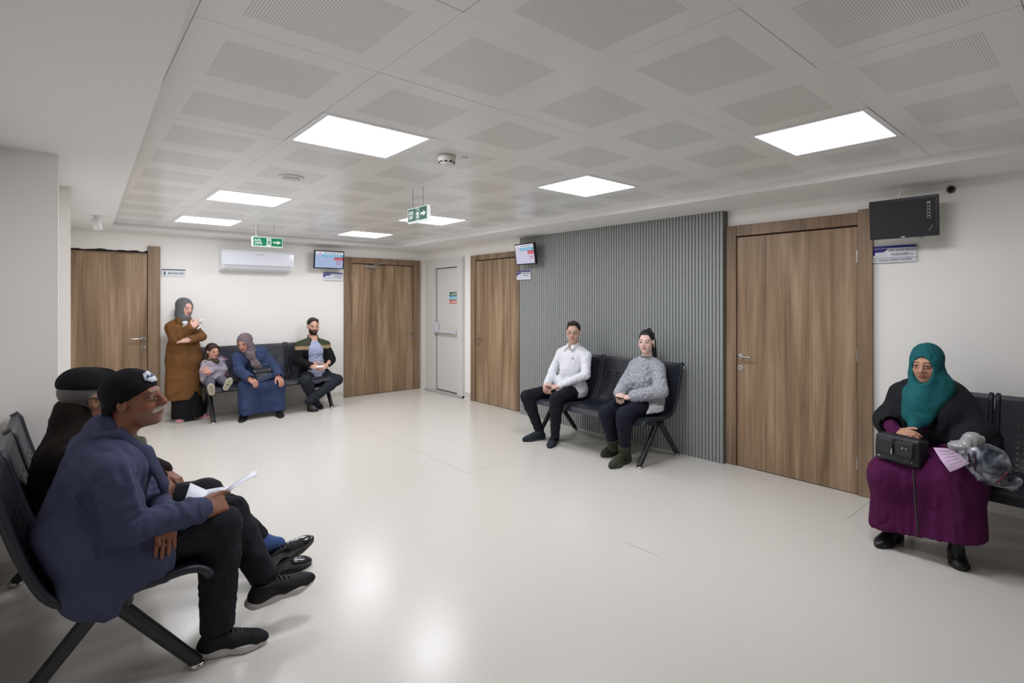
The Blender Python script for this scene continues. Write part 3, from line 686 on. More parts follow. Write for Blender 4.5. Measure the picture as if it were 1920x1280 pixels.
def attr_mat(name, rough, spec=.35, sss=0.0, bump=0.0, bscale=300.0, fine=0.0):
    m = mat(name, (1, 1, 1, 1), rough, spec=spec); t = NT(m); a = t.n('ShaderNodeAttribute', attribute_name='Col')
    out = a.outputs['Color']; tc = t.n('ShaderNodeTexCoord').outputs['Object']
    nz = t.n('ShaderNodeTexNoise', i_Scale=bscale, i_Detail=2.0); t.l(tc, nz.inputs['Vector'])
    if fine: out = t.mix(1.0, out, t.ramp(nz.outputs[0], [(.3, (1-fine,)*3+(1,)), (.7, (1, 1, 1, 1))]), 'MULTIPLY')
    t.l(out, t.b.inputs['Base Color'])
    if bump: t.bump(nz.outputs[0], bump, .002)
    if sss: t.b.inputs['Subsurface Weight'].default_value = sss; t.b.inputs['Subsurface Radius'].default_value = (.012, .005, .003); t.b.inputs['Subsurface Scale'].default_value = .5
    return m
M_skin = attr_mat('skin', .5, .35, .12, .12, 420.0, .10)
M_clothc = attr_mat('printed_cloth', .85, .2, 0, .25, 350.0, .25)
M_hairc = attr_mat('hair', .45, .4, 0, .5, 500.0, .4)

class Head:
    """head frame: columns right, forward, up; origin at eye height in the middle of the head"""
    def __init__(s, o, fwd, up=(0, 0, 1), size=1.0):
        s.o = np.asarray(o, float); f = nrm(fwd); r = nrm(np.cross(f, up)); u = np.cross(r, f); s.R = np.stack([r, f, u], 1); s.s = size
    def w(s, *p): return s.o+s.R@(np.array(p, float)*s.s)
    def loc(s, P): return ((P-s.o)@s.R)/s.s
    def el(s, c, r, k=.02, op='u'): return EL(s.w(*c), np.array(r)*s.s, s.R, k*s.s, op)
    def rc(s, a, b, ra, rb=None, k=.02, op='u'): return RC(s.w(*a), s.w(*b), ra*s.s, (ra if rb is None else rb)*s.s, k*s.s, op)
    def prims(s, jaw=1.0, nose=1.0, cheek=1.0, ears=True):
        p = [s.el((0, -.016, .036), (.074, .094, .080)), s.el((0, .022, -.028), (.063*jaw**.5, .070, .082), .03), s.el((0, .030, -.074), (.050*jaw, .052, .040), .03),
             s.el((0, .066, -.098), (.021*jaw, .018, .015), .022), s.rc((-.034, .078, .019), (.034, .078, .019), .0105, None, .014)]
        for e in (-1, 1):
            p += [s.el((e*.037, .056, -.030), (.025*cheek, .022, .024), .02), s.el((e*.032, .101, -.001), (.019, .016, .0125), .012, 's'), s.el((e*.0315, .0785, -.001), (.0145, .0125, .0115), .003),
                  s.rc((e*.018, .0885, .0075), (e*.046, .0815, .0055), .0042, .0036, .004), s.rc((e*.020, .0875, -.0105), (e*.044, .0815, -.009), .0036, .003, .004)]
            if ears: p += [s.el((e*.0765, -.004, -.006), (.0085, .020, .032), .008), s.el((e*.082, .003, -.004), (.005, .010, .017), .004, 's')]
        p += [s.rc((0, .085, .016), (0, .1055, -.030), .0085*nose, .0130*nose, .012), s.el((.0125, .0965, -.036), (.0085*nose, .011, .0075), .005), s.el((-.0125, .0965, -.036), (.0085*nose, .011, .0075), .005),
              s.el((0, .0835, -.0625), (.0245, .0115, .0062), .005), s.el((0, .0830, -.0725), (.021, .0115, .0068), .005)]
        return p
    def paint(s, P, skin, brow, lip=None, iris=(45, 30, 22), beard=None, stubble=None, mous=None, hair=None, hairline=.075, browt=1.0, blush=.12, age=0.0, closed=0.0):
        """colours of a face: skin, brows, eyes, lips, beard"""
        q = s.loc(P); x, y, z = q[:, 0], q[:, 1], q[:, 2]; ax_ = np.abs(x)
        c = np.tile(lrgb(*skin), (len(P), 1)); near = (y > .03) & (z > -.13) & (z < .13) & (ax_ < .09)
        def put(mask, colr, a=1.0):
            a = np.clip(np.asarray(mask, float)*a, 0, 1)[:, None]*near[:, None]; c[:] = c*(1-a)+lrgb(*colr)*a
        def soft(d, w): return np.clip(.5-d/w, 0, 1)
        put(np.exp(-(((ax_-.042)/.022)**2+((z+.032)/.022)**2)), (205, 110, 95), blush); put(np.exp(-((x/.016)**2+((z+.03)/.02)**2)), (200, 110, 95), blush)
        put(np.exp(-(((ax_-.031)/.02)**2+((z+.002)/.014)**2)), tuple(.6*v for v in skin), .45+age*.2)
        if age:
            put(np.exp(-((np.abs(ax_-(.026+(-.045-z)*.25))/.003)**2))*((z < -.03) & (z > -.075)), tuple(.6*v for v in skin), age); put(soft(np.abs(np.mod(z-.045, .013)-.0065)-.001, .002)*((z > .04) & (z < .085) & (ax_ < .05)), tuple(.72*v for v in skin), age*.8)
            put(np.exp(-(((ax_-.033)/.016)**2+((z+.018)/.004)**2)), tuple(.62*v for v in skin), age)
        if stubble is not None: put(soft(.028-(-z-.022)-np.maximum(0, .03-ax_)*.2, .02)*(z < -.02)*(y > -.02), stubble[0], stubble[1])
        if beard is not None:
            bz = np.where(ax_ > .035, -.018-(.07-np.minimum(ax_, .07))*.9, -.05); m_ = soft(z-bz, .006)*(1-np.exp(-((x/.022)**2+((z+.068)/.007)**2)*1.2)*.6); put(m_, beard)
            put(np.exp(-((x/.03)**2+((z+.052)/.0055)**2)**2), beard)
        lipc = lip or tuple(np.array(skin)*.8*np.array([1.0, .75, .75]))
        put(soft((x/.0245)**2+((z+.0675)/.0105)**2-1, .25)*(y > .07), lipc, .85); put(soft(np.abs(z+.0672)-.0009, .0022)*(ax_ < .024)*(y > .07), (70, 30, 28), .8)
        if mous is not None: put(soft((x/.040)**2+((z+.051+.32*np.maximum(0, ax_-.012))/.0100)**2-1, .3)*(y > .055), mous)
        put(soft(np.abs(z-.0225+(ax_-.03)**2*9)-.0034*browt, .003)*((ax_ > .011) & (ax_ < .052)), brow, .9)
        e2 = ((ax_-.0315)/.0150)**2+((z+.0012)/(.0050*(1-closed)))**2; put(soft(e2-1, .3), (172, 160, 152))
        put(soft(((ax_-.0315)**2+(z+.0008)**2)**.5-.0062, .0015)*(e2 < 1), iris); put(soft(((ax_-.0315)**2+(z+.0008)**2)**.5-.0026, .001)*(e2 < 1), (10, 8, 8))
        put(soft(np.abs(z-.0042+(ax_-.0315)**2*15)-.0014, .0018)*(np.abs(ax_-.0315) < .0165), (38, 24, 20), .85)
        put(soft(((ax_-.0105)/.004)**2+((z+.043)/.003)**2-1, .5)*(y > .085), (60, 25, 20), .7)
        if hair is not None:
            hm = (z > hairline-.05*np.clip(-(y-.06)/.06, 0, 1)-.9*np.maximum(0, ax_-.052)) & (z > -.03) & ~((ax_ > .0765) & (y > -.03) & (y < .03) & (z < .03)); c[hm] = lrgb(*hair)
        return c
def hand(w, d, n, side, s=1.0, curl=(.35, .4, .45, .5), thumb=(.65, .55, -.25), spread=.06, k=.006):
    """wrist point, finger direction, back-of-hand normal; side +1 right hand, -1 left hand"""
    d = nrm(d); n = nrm(np.asarray(n, float)-d*np.dot(n, d)); t = -side*np.cross(d, n); w = np.asarray(w, float); R = np.stack([t, d, n], 1)
    p = [RB(w+d*.052*s, (.040*s, .046*s, .0135*s), R, .012*s, .012), RC(w-d*.02*s, w+d*.03*s, .024*s, .026*s, .02, flat=(n, 1.25))]
    for i, (o, L) in enumerate(((.030, .074), (.0105, .082), (-.0095, .076), (-.0285, .060))):
        q = w+d*.090*s+t*o*s; a = 0.0; cd = d+t*(o/.03)*spread; cd = nrm(cd); r0 = .0092-(.0008 if i == 3 else 0)
        for j, fr in enumerate((.46, .31, .23)):
            a = curl[i]*(1.0 if j else .8); cd = nrm(cd*math.cos(a)+side*np.cross(t, cd)*math.sin(a)); e = q+cd*L*fr*s
            p.append(RC(q, e, r0*s*(1-.07*j), r0*s*(.93-.07*j), k*.6)); q = e
    b = w+d*.022*s+t*.028*s; td = nrm(d*thumb[0]+t*thumb[1]+n*thumb[2]); e = b+td*.045*s; p.append(RC(b, e, .0155*s, .0125*s, .012)); td = nrm(td+d*.35-t*.25); e2 = e+td*.030*s; p.append(RC(e, e2, .0115*s, .0105*s, k*.6)); td = nrm(td+d*.25-t*.2); p.append(RC(e2, e2+td*.024*s, .0105*s, .0085*s, k*.6))
    return p
def bounds(ps, pad): a = np.array(ps); return a.min(0)-pad, a.max(0)+pad
def fine_about(pts, pad, v):
    """finer sampling bands along each axis round given points"""
    return tuple([(p[i]-pad, p[i]+pad, v) for p in pts] for i in range(3))
def shoe(root, heel, toe, up, m_up, m_sole, w=.048, h=.075, sole=.028, vox=.006, laces=None, soleshape='flat', name='shoe'):
    """shoe standing on points heel->toe (under the sole); parts: upper mesh with sole and laces below it"""
    heel = np.asarray(heel, float); toe = np.asarray(toe, float); f = nrm(toe-heel); L = np.linalg.norm(toe-heel); u = nrm(np.asarray(up, float)-f*np.dot(up, f)); r = np.cross(f, u); R = np.stack([r, f, u], 1)
    at = lambda x, y, z: heel+r*x+f*y*L+u*z
    s0 = sole*.6
    p = [RC(at(0, .13, s0+.02), at(0, .22, s0+.022), w*.72, w*.78, .03, flat=None), RC(at(0, .15, s0+.03), at(0, .22, h*1.12), w*.70, w*.78, .03), RC(at(0, .30, h*.86), at(0, .64, h*.44), w*.74, w*.72, .03), RC(at(.0, .55, s0+.016), at(0, .80, s0+.010), w*.86, w*.80, .03, flat=(u, 1.25)), RC(at(0, .8, s0+.008), at(0, .91, s0+.004), w*.76, w*.50, .02, flat=(u, 1.15)),
         HS(at(0, 0, s0*.8), -u), HS(at(0, .2, h*1.28), nrm(u+f*.25), .01), RC(at(0, .16, h*1.28+.05), at(0, .21, h*1.2), w*.68, w*.62, .006, 's')]
    lo, hi = bounds([at(x, y, z) for x in (-w, w) for y in (-.05, 1.06) for z in (-.01, h+w)], .012)
    o = sdf(name, p, lo, hi, vox, m_up, root, disp=None)
    so = [RC(at(0, .13, sole/2), at(0, .3, sole/2), w*.80, w*.74, .03, flat=None), RC(at(0, .3, sole/2), at(0, .68, sole/2), w*.74, w*.96, .03), RC(at(0, .68, sole/2), at(0, .86, sole/2+(.006 if soleshape != 'flat' else 0)), w*.96, w*.66, .03), HS(at(0, 0, sole*(1.0)), u, .004), HS(at(0, 0, 0.001), -u, .004)]
    if soleshape == 'runner': so += [EL(at(0, .04, sole*.8), (w*.7, .03, sole*.55), R, .02), HS(at(0, .93, .0), nrm(-u*1.0+f*.55), .006)]
    if soleshape == 'heel': so += [RB(at(0, .40, .0), (w*1.2, L*.09, sole*.45), R, .006, .006, 's')]
    sdf('sole', so, lo-.005, hi+.005, vox*.85, m_sole, o)
    if laces is not None:
        mb = MB()
        for k in range(4):
            y = .40+.065*k; z = h*.86+.74*w+(h*.44+.72*w-h*.86-.74*w)*(y-.3)/.34-.001; hw = w*.50
            mb.tube([at(-hw, y, z-.014), at(-hw*.4, y+.01, z+.002), at(hw*.4, y+.02, z+.002), at(hw, y+.03, z-.014)], .0032, 6)
        base = np.array(root.location); mb.v = [tuple(np.array(v)-base) for v in mb.v]; mb.build('laces', laces, o)
    return o
def ring(parent, pts, r, m, name, n=8, closed=False):
    base = np.array(parent.location)
    if parent.parent is not None: base = np.array(parent.parent.location)
    pts = [np.asarray(p, float)-base for p in pts]
    if closed: pts = pts+[pts[0]]
    return MB().tube(pts, r, n).build(name, m, parent)
def sheet(parent, grid, th, m, name):
    """thin curved sheet from a grid of points (rows x cols) with real thickness"""
    G_ = np.array(grid, float); base = np.zeros(3)
    if parent is not None: base = np.array(parent.location)
    if parent is not None and parent.parent is not None: base = np.array(parent.parent.location)
    G_ = G_-base; a, b = G_.shape[:2]; du = np.gradient(G_, axis=0); dv = np.gradient(G_, axis=1); N = np.cross(du, dv); N /= np.maximum(np.linalg.norm(N, axis=-1, keepdims=True), 1e-9)
    vs = np.concatenate([(G_+N*th/2).reshape(-1, 3), (G_-N*th/2).reshape(-1, 3)]); id_ = lambda l, i, j: l*a*b+i*b+j; fs = []
    for i in range(a-1):
        for j in range(b-1): fs += [(id_(0, i, j), id_(0, i+1, j), id_(0, i+1, j+1), id_(0, i, j+1)), (id_(1, i, j), id_(1, i, j+1), id_(1, i+1, j+1), id_(1, i+1, j))]
    for i in range(a-1): fs += [(id_(0, i, 0), id_(1, i, 0), id_(1, i+1, 0), id_(0, i+1, 0)), (id_(0, i, b-1), id_(0, i+1, b-1), id_(1, i+1, b-1), id_(1, i, b-1))]
    for j in range(b-1): fs += [(id_(0, 0, j), id_(0, 0, j+1), id_(1, 0, j+1), id_(1, 0, j)), (id_(0, a-1, j), id_(1, a-1, j), id_(1, a-1, j+1), id_(0, a-1, j+1))]
    mb = MB(); mb.add(vs, fs, True); return mb.build(name, m, parent)
class Person:
    """joints are world points; sk = size of limbs"""
    def __init__(s, label, base, J, head, skin, sk=1.0, vox=.006, hvox=.0045):
        s.o = thing('person', label, 'person', tuple(base)); s.J = {k: np.asarray(v, float) for k, v in J.items()}; s.h = head; s.skin = skin; s.sk = sk; s.vox = vox; s.hvox = hvox
    def torso(s, ex=0.0, belly=0.0, k=.05, sh=0.0, wr=0.0):
        J, q = s.J, s.sk; pel = (J['hl']+J['hr'])/2; ch = (J['sl']+J['sr'])/2; mid = J.get('mid', pel*.55+ch*.45); fw = s.fwd
        low = ch-(ch-mid)*.35; ln = J['neck']*.6+ch*.4
        return [RC(J['hl'], J['hr'], .100*q+ex, None, k), RC(pel, mid, .125*q+ex, (.118+belly)*q+ex, k, wr=wr, wf=60), RC(mid, low, (.118+belly)*q+ex, .125*q+ex, k, wr=wr, wf=60), RC(J['sl']*.72+J['sr']*.28+(low-ch)*.5, J['sr']*.72+J['sl']*.28+(low-ch)*.5, .100*q+ex, None, k), RC(ln, J['sl'], .058*q+ex*.6, .044*q+ex*.85+sh*.3, .035), RC(ln, J['sr'], .058*q+ex*.6, .044*q+ex*.85+sh*.3, .035)]
    @property
    def fwd(s):
        J = s.J; r = nrm(J['sr']-J['sl']); up = nrm((J['sl']+J['sr'])/2-(J['hl']+J['hr'])/2); return np.cross(up, r)
    def arm(s, e, ex=0.0, cut=0.0, k=.02, wr=0.0, r=(.050, .041, .028)):
        J, q = s.J, s.sk; a, b, c = J['s'+e], J['e'+e], J['w'+e]; c2 = c+nrm(b-c)*cut
        ex *= .75; return [RC(a, b, r[0]*.94*q+ex, r[1]*.94*q+ex, k, wr=wr, wf=120), RC(b, c2, r[1]*.94*q+ex, r[2]*q+ex, k, wr=wr, wf=120)]
    def leg(s, e, ex=0.0, cut=0.0, k=.03, wr=0.0, r=(.082, .058, .052, .036)):
        J, q = s.J, s.sk; a, b, c = J['h'+e], J['k'+e], J['a'+e]; c2 = c+nrm(b-c)*cut; m_ = b+(c-b)*.3
        return [RC(a, b, r[0]*q+ex, r[1]*q+ex, k, wr=wr, wf=70), RC(b, m_, r[1]*q*.95+ex, r[2]*q*1.05+ex, k, wr=wr, wf=90), RC(m_, c2, r[2]*q*1.05+ex, r[3]*q+ex, k, wr=wr, wf=90)]
    def body(s, hands, paint_, neck=.052, extra=(), ears=True, headkw={}, slim=-.012, feet=True, sock=(24, 24, 28)):
        J = s.J; h = s.h
        def paint(p):
            c = paint_(p)
            for e in 'lr': c[np.linalg.norm(p-J['a'+e], axis=1) < .17*s.sk] = lrgb(*sock)
            return c
        p = h.prims(ears=ears, **headkw); ch = (J['sl']+J['sr'])/2
        p += [RC(h.w(0, -.022, -.055), J['neck'], neck*s.sk, neck*1.08*s.sk, .03), RC(J['neck'], ch+(ch-(J['hl']+J['hr'])/2)*-.12, .062*s.sk, .09*s.sk, .04)]
        p += s.torso(slim)+s.arm('l', -.006)+s.arm('r', -.006)+s.leg('l', slim*.8)+s.leg('r', slim*.8)
        if feet:
            for e in 'lr': p += [RC(J['a'+e], J['a'+e]*.75+J['t'+e]*.25-V(0, 0, .02), .024*s.sk, .014*s.sk, .02)]
        for hd in hands: p += hd
        p += list(extra)
        pts = [v for kk, v in J.items() if kk not in ('mid',)]+[h.w(0, 0, .13), h.w(0, .1, 0), h.w(0, -.12, 0), h.w(.1, 0, 0), h.w(-.1, 0, 0)]
        lo, hi = bounds(pts, .17); hi[2] = max(hi[2]-.1, h.w(0, 0, .13)[2]+.01); lo[2] = max(lo[2]+.06, .012)
        fh = [(h.o[i]-.125*h.s, h.o[i]+.125*h.s, s.hvox) for i in range(3)]; fp = [[f_] for f_ in fh]
        for e in 'lr':
            c = J['w'+e]
            for i in range(3): fp[i].append((c[i]-.10, c[i]+.10, max(s.hvox, .004)))
        return sdf('body', p, lo, hi, s.vox*1.25, M_skin, s.o, fine=fp, col=paint)
def jy(u, v, y): return ony(u, v, y)
def jx(u, v, x): return onx(u, v, x)
M_darkpants = cloth('black_trousers', rgb(30, 31, 38)); M_blacksole = mat('black_rubber', rgb(24, 24, 26), .7)

def keys(J, *ks): return [J[k] for k in ks]
def hijab(P, name, m, neck_r=(.085, .10), opening=(.057, .080, .082), oz=-.020, drape=(), col=None, seed=1, amp=.003, hi_up=None, vox=.006, cuts=(), full=(.088, .108, .097)):
    h, J = P.h, P.J
    p = [h.el((0, -.020, .030), full), h.el((0, -.004, -.058), (.080, .086, .080), .04), h.el((0, .012, -.018), (.084, .088, .092), .03), RC(h.w(0, -.02, -.09), J['neck']+V(0, 0, -.02), neck_r[0]*h.s, neck_r[1]*h.s, .04)]
    p += list(drape); p += [h.el((0, .108, oz), opening, .006, 's')]+list(cuts)
    pts = [h.w(x, y, z) for x in (-.11, .11) for y in (-.14, .12) for z in (-.17, .145)]+([] if hi_up is None else list(hi_up))
    lo, hi = bounds(pts, .02)
    return sdf(name, p, lo, hi, vox, m, P.o, disp=folds(seed, amp, 60.0), col=col)
def trousers(P, m, ex=.012, cut=-.02, wr=.002, seed=9, amp=.004, vox=.0085, r=(.082, .060, .054, .040), extra=(), name='trousers'):
    J = P.J; p = P.leg('r', ex, cut, .03, wr, r)+P.leg('l', ex, cut, .03, wr, r)+[RC(J['hl'], J['hr'], .098*P.sk+ex, None, .05)]+list(extra)
    lo, hi = bounds(keys(J, 'hl', 'hr', 'kr', 'kl', 'ar', 'al'), .125*max(P.sk, .7)); lo[2] = max(.03, lo[2]+.03)
    return sdf(name, p, lo, hi, vox, m, P.o, disp=folds(seed, amp, 65.0))
def cuff_cut(J, e, r=.032): d = nrm(J['w'+e]-J['e'+e]); return RC(J['w'+e]-d*.012, J['w'+e]+d*.08, r, r*1.1, .004, 's')
# ------------------------------------------------------------------ people
# --- old man in the blue-grey jacket, left foreground, sitting cross-legged
def man_blue():
    yc = 2.80
    J = dict(sr=jy(208, 884, 2.63), er=jy(243, 990, 2.59), wr=jy(372, 957, 2.66), hr=V(.11, 2.72, .525), hl=V(.11, 2.89, .525), kr=jy(412, 985, 2.70), kl=jy(428, 962, 2.83),
             ar=jy(408, 1180, 2.70), al=jy(497, 1085, 2.755), tr=jy(480, 1205, 2.68), tl=jy(575, 1085, 2.73), neck=jy(212, 822, yc))
    J['sl'] = J['sr']+V(.03, .37, .01); J['el'] = V(.27, 3.0, .74); J['wl'] = jy(311, 965, 2.632); J['mid'] = V(.10, 2.80, .72)
    h = Head(jy(250, 748, yc), (.83, -.50, .13), (-.08, 0, 1), 1.0)
    P = Person('person in blue-grey jacket and black beanie holding papers, left foreground', (0.3, 2.8, 0), J, h, (150, 100, 78), 1.0, .0075, .0034)
    hr = hand(J['wr'], jy(432, 938, 2.70)-J['wr'], V(-.1, -.75, .65), 1, 1.12, (1.15, 1.2, 1.2, 1.2), (1.0, .25, .1))
    hl = hand(J['wl'], V(-.06, -.58, -1.0), V(.10, -1, .55), -1, .92, (.12, .1, .12, .16), (1.0, .15, .2), .05)
    skin = (136, 88, 66)
    def paint(p): return h.paint(p, skin, (95, 85, 78), lip=(125, 72, 60), mous=(188, 180, 170), stubble=((150, 140, 132), .22), age=.55, browt=.8)
    ex = [h.rc((-.006, .098, -.047), (-.036, .079, -.070), .0080, .005, .006), h.rc((.006, .098, -.047), (.036, .079, -.070), .0080, .005, .006)]
    P.body([hr, hl], paint, extra=ex, headkw=dict(nose=1.15))
    o = P.o
    jk = cloth('slate_blue_wool', rgb(76, 79, 108), rgb(56, 59, 84), 500.0, .9, .2)
    cuts = [HS(V(.10, 2.6, .325), nrm(V(.30, 0, -1.0)), .006), RC(J['neck']+V(.012, 0, .0), h.w(0, -.01, -.05), .056, .058, .008, 's')]
    p = P.torso(.020, .005, .06, .012)+[RB(V(.19, 2.64, .55), (.145, .05, .15), None, .045, .05), RC(V(.03, 2.70, .66), V(.09, 2.63, .44), .115, .075, .06), RC(V(.06, 2.63, .44), V(.25, 2.615, .50), .07, .058, .05), RC(V(.02, 2.9, .60), V(.2, 2.95, .52), .11, .07, .06), RC(V(.10, 2.62, .40), V(.13, 2.60, .36), .05, .03, .05),
          RC(J['neck']+V(-.03, 0, -.01), J['neck']+V(-.05, 0, -.05), .07, .09, .04), RC(J['neck']+V(-.05, 0, -.02), J['neck']+V(-.028, 0, .040), .078, .066, .03)]
    p += P.arm('l', .020, .0, .014, .003)+P.arm('r', .026, .005, .010, .005, (.056, .050, .037))+cuts+[RC(J['wr']+nrm(J['wr']-J['er'])*-.01, J['wr']+nrm(J['wr']-J['er'])*.08, .030, .034, .004, 's')]
    lo, hi = bounds(list(J.values())[:3]+[J['sl'], J['el'], V(-.12, 2.5, .30), V(.4, 3.1, .5)], .09); hi[2] = J['neck'][2]+.11; lo[2] = .30
    sdf('jacket', p, lo, hi, .0065, jk, o, disp=folds(3, .007, 48.0))
    # lapel and shirt collar
    n_ = J['neck']
    sdf('lapel', [RC(n_+V(.02, -.075, .03), n_+V(.10, -.085, -.06), .018, .022, .02, flat=(V(.5, -.8, .3), 2.0)), RC(n_+V(.10, -.085, -.06), n_+V(.155, -.075, -.20), .030, .022, .02, flat=(V(.7, -.7, .1), 2.2)), RC(n_+V(.155, -.075, -.20), n_+V(.17, -.06, -.32), .022, .010, .02, flat=(V(.7, -.7, .1), 2.0)), RC(n_+V(-.05, -.06, .03), n_+V(.02, -.075, .03), .020, .018, .02)], n_-V(.12, .16, .38), n_+V(.24, .08, .1), .0055, jk, o)
    sh = cloth('checked_shirt', rgb(150, 148, 130), rgb(70, 72, 66), 160.0, .9, .2, 80.0, .6)
    sdf('shirt_collar', [RC(J['neck']+V(.015, -.045, .012), J['neck']+V(.085, -.02, -.022), .022, .014, .02), RC(J['neck']+V(.085, -.02, -.022), J['neck']+V(.11, .0, -.08), .016, .012, .02)], J['neck']-V(.1, .15, .12), J['neck']+V(.2, .15, .08), .005, sh, o)
    p = P.leg('r', .020, .015, .03, .002, (.085, .062, .056, .046))+P.leg('l', .016, .02, .03, .002, (.085, .062, .052, .044))+[RC(J['hl'], J['hr'], .10, None, .05)]
    lo, hi = bounds([J[k] for k in ('hl', 'hr', 'kr', 'kl', 'ar', 'al')], .11); lo[2] = .10
    sdf('trousers', p, lo, hi, .007, M_darkpants, o, disp=folds(8, .005, 60.0))
    for e in 'lr': sdf('sock', [RC(J['a'+e]+(J['k'+e]-J['a'+e])*.16, J['a'+e]+(J['t'+e]-J['a'+e])*.15, .040, .038, .02)], *bounds([J['a'+e]], .1), .007, cloth('black_sock', rgb(18, 18, 20)), o)
    up = cloth('black_sneaker_mesh', rgb(30, 31, 34), None, 700.0, .7); sl = mat('sneaker_sole', rgb(214, 208, 206), .7)
    t = NT(sl); nz = t.n('ShaderNodeTexNoise', i_Scale=240.0, i_Detail=3.0); t.l(t.ramp(nz.outputs[0], [(.40, rgb(150, 142, 140)), (.54, rgb(216, 211, 209))]), t.b.inputs['Base Color'])
    a, b = onz(372, 1232, 0), onz(503, 1203, 0); shoe(o, a, b, (0, 0, 1), up, sl, .052, .085, .034, .005, M_black, 'runner')
    a, b = jy(468, 1140, 2.745), jy(592, 1088, 2.715); shoe(o, a, b, V(-.28, -.10, .95), up, sl, .052, .085, .034, .005, M_black, 'runner')
    # knitted beanie with a white badge
    cap = cloth('black_knit', rgb(20, 21, 25), rgb(12, 12, 15), 420.0, .95, .5)
    p = [h.el((0, -.012, .042), (.091, .098, .088)), h.rc((.045, -.045, -.03), (-.045, -.045, -.03), .044, None, .03), HS(h.w(0, .08, .040), h.R@nrm(V(0, .56, -1.0)), .006)]
    lo, hi = bounds([h.w(x, y, z) for x in (-.1, .1) for y in (-.13, .12) for z in (-.08, .14)], .01)
    c = sdf('beanie', p, lo, hi, .0045, cap, o, disp=folds(5, .0012, 60.0))
    def on_cap(a, b):      # point on the front of the cap (a to the side, b upwards)
        y = .098*math.sqrt(max(0, 1-(a/.091)**2-((b-.042)/.088)**2))-.012; return h.w(a, y+.0045, b)
    def badge(poly, m, name, lift):
        cx, cz = np.mean(poly, 0); pts = []
        for r_ in (0, .5, 1.0): pts.append([on_cap(cx+(x-cx)*r_, cz+(z-cz)*r_) for x, z in poly+[poly[0]]])
        return sheet(c, pts, .0012+lift, m, name)
    badge([(.024, .100), (-.02, .106), (-.036, .078), (-.022, .060), (.018, .060), (.040, .076)], mat('badge_white', rgb(205, 210, 220), .6), 'badge', .002)
    badge([(.020, .092), (.004, .080), (-.012, .094), (-.026, .080), (.030, .080)], mat('badge_blue', rgb(30, 60, 110), .6), 'mountain_motif', .0035)
    # papers in his hand
    pp = thing('paper_sheets', 'folded white printed sheets held above the dark trousers in the left foreground', 'paper', tuple(jy(395, 930, 2.72)))
    pm = mat('white_paper', rgb(228, 230, 240), .7)
    q = lambda u, v, y: jy(u, v, y)
    sheet(pp, [[q(357, 905, 2.80), q(386, 918, 2.82), q(408, 914, 2.86), q(430, 911, 2.88)], [q(346, 938, 2.70), q(374, 944, 2.71), q(402, 936, 2.74), q(426, 918, 2.76)]], .0012, pm, 'sheet')
    sheet(pp, [[q(424, 917, 2.74), q(443, 903, 2.78), q(465, 889, 2.82), q(482, 880, 2.86)], [q(428, 922, 2.70), q(446, 910, 2.73), q(466, 898, 2.77), q(481, 893, 2.80)]], .0012, pm, 'sheet')
    g = [[q(390, 921, 2.79), q(410, 917, 2.83), q(422, 913, 2.855)], [q(384, 938, 2.73), q(403, 931, 2.765), q(420, 919, 2.785)]]; ink = mat('print_grey', rgb(120, 125, 140), .7)
    for k in range(6):
        f0 = .08+.15*k; r0 = [np.array(g[0][i])*(1-f0)+np.array(g[1][i])*f0+V(0, -.002, .0035) for i in range(3)]; f1 = f0+.05; r1 = [np.array(g[0][i])*(1-f1)+np.array(g[1][i])*f1+V(0, -.002, .0035) for i in range(3)]
        sheet(pp, [r0, r1], .0004, ink, 'print_line')
man_blue()
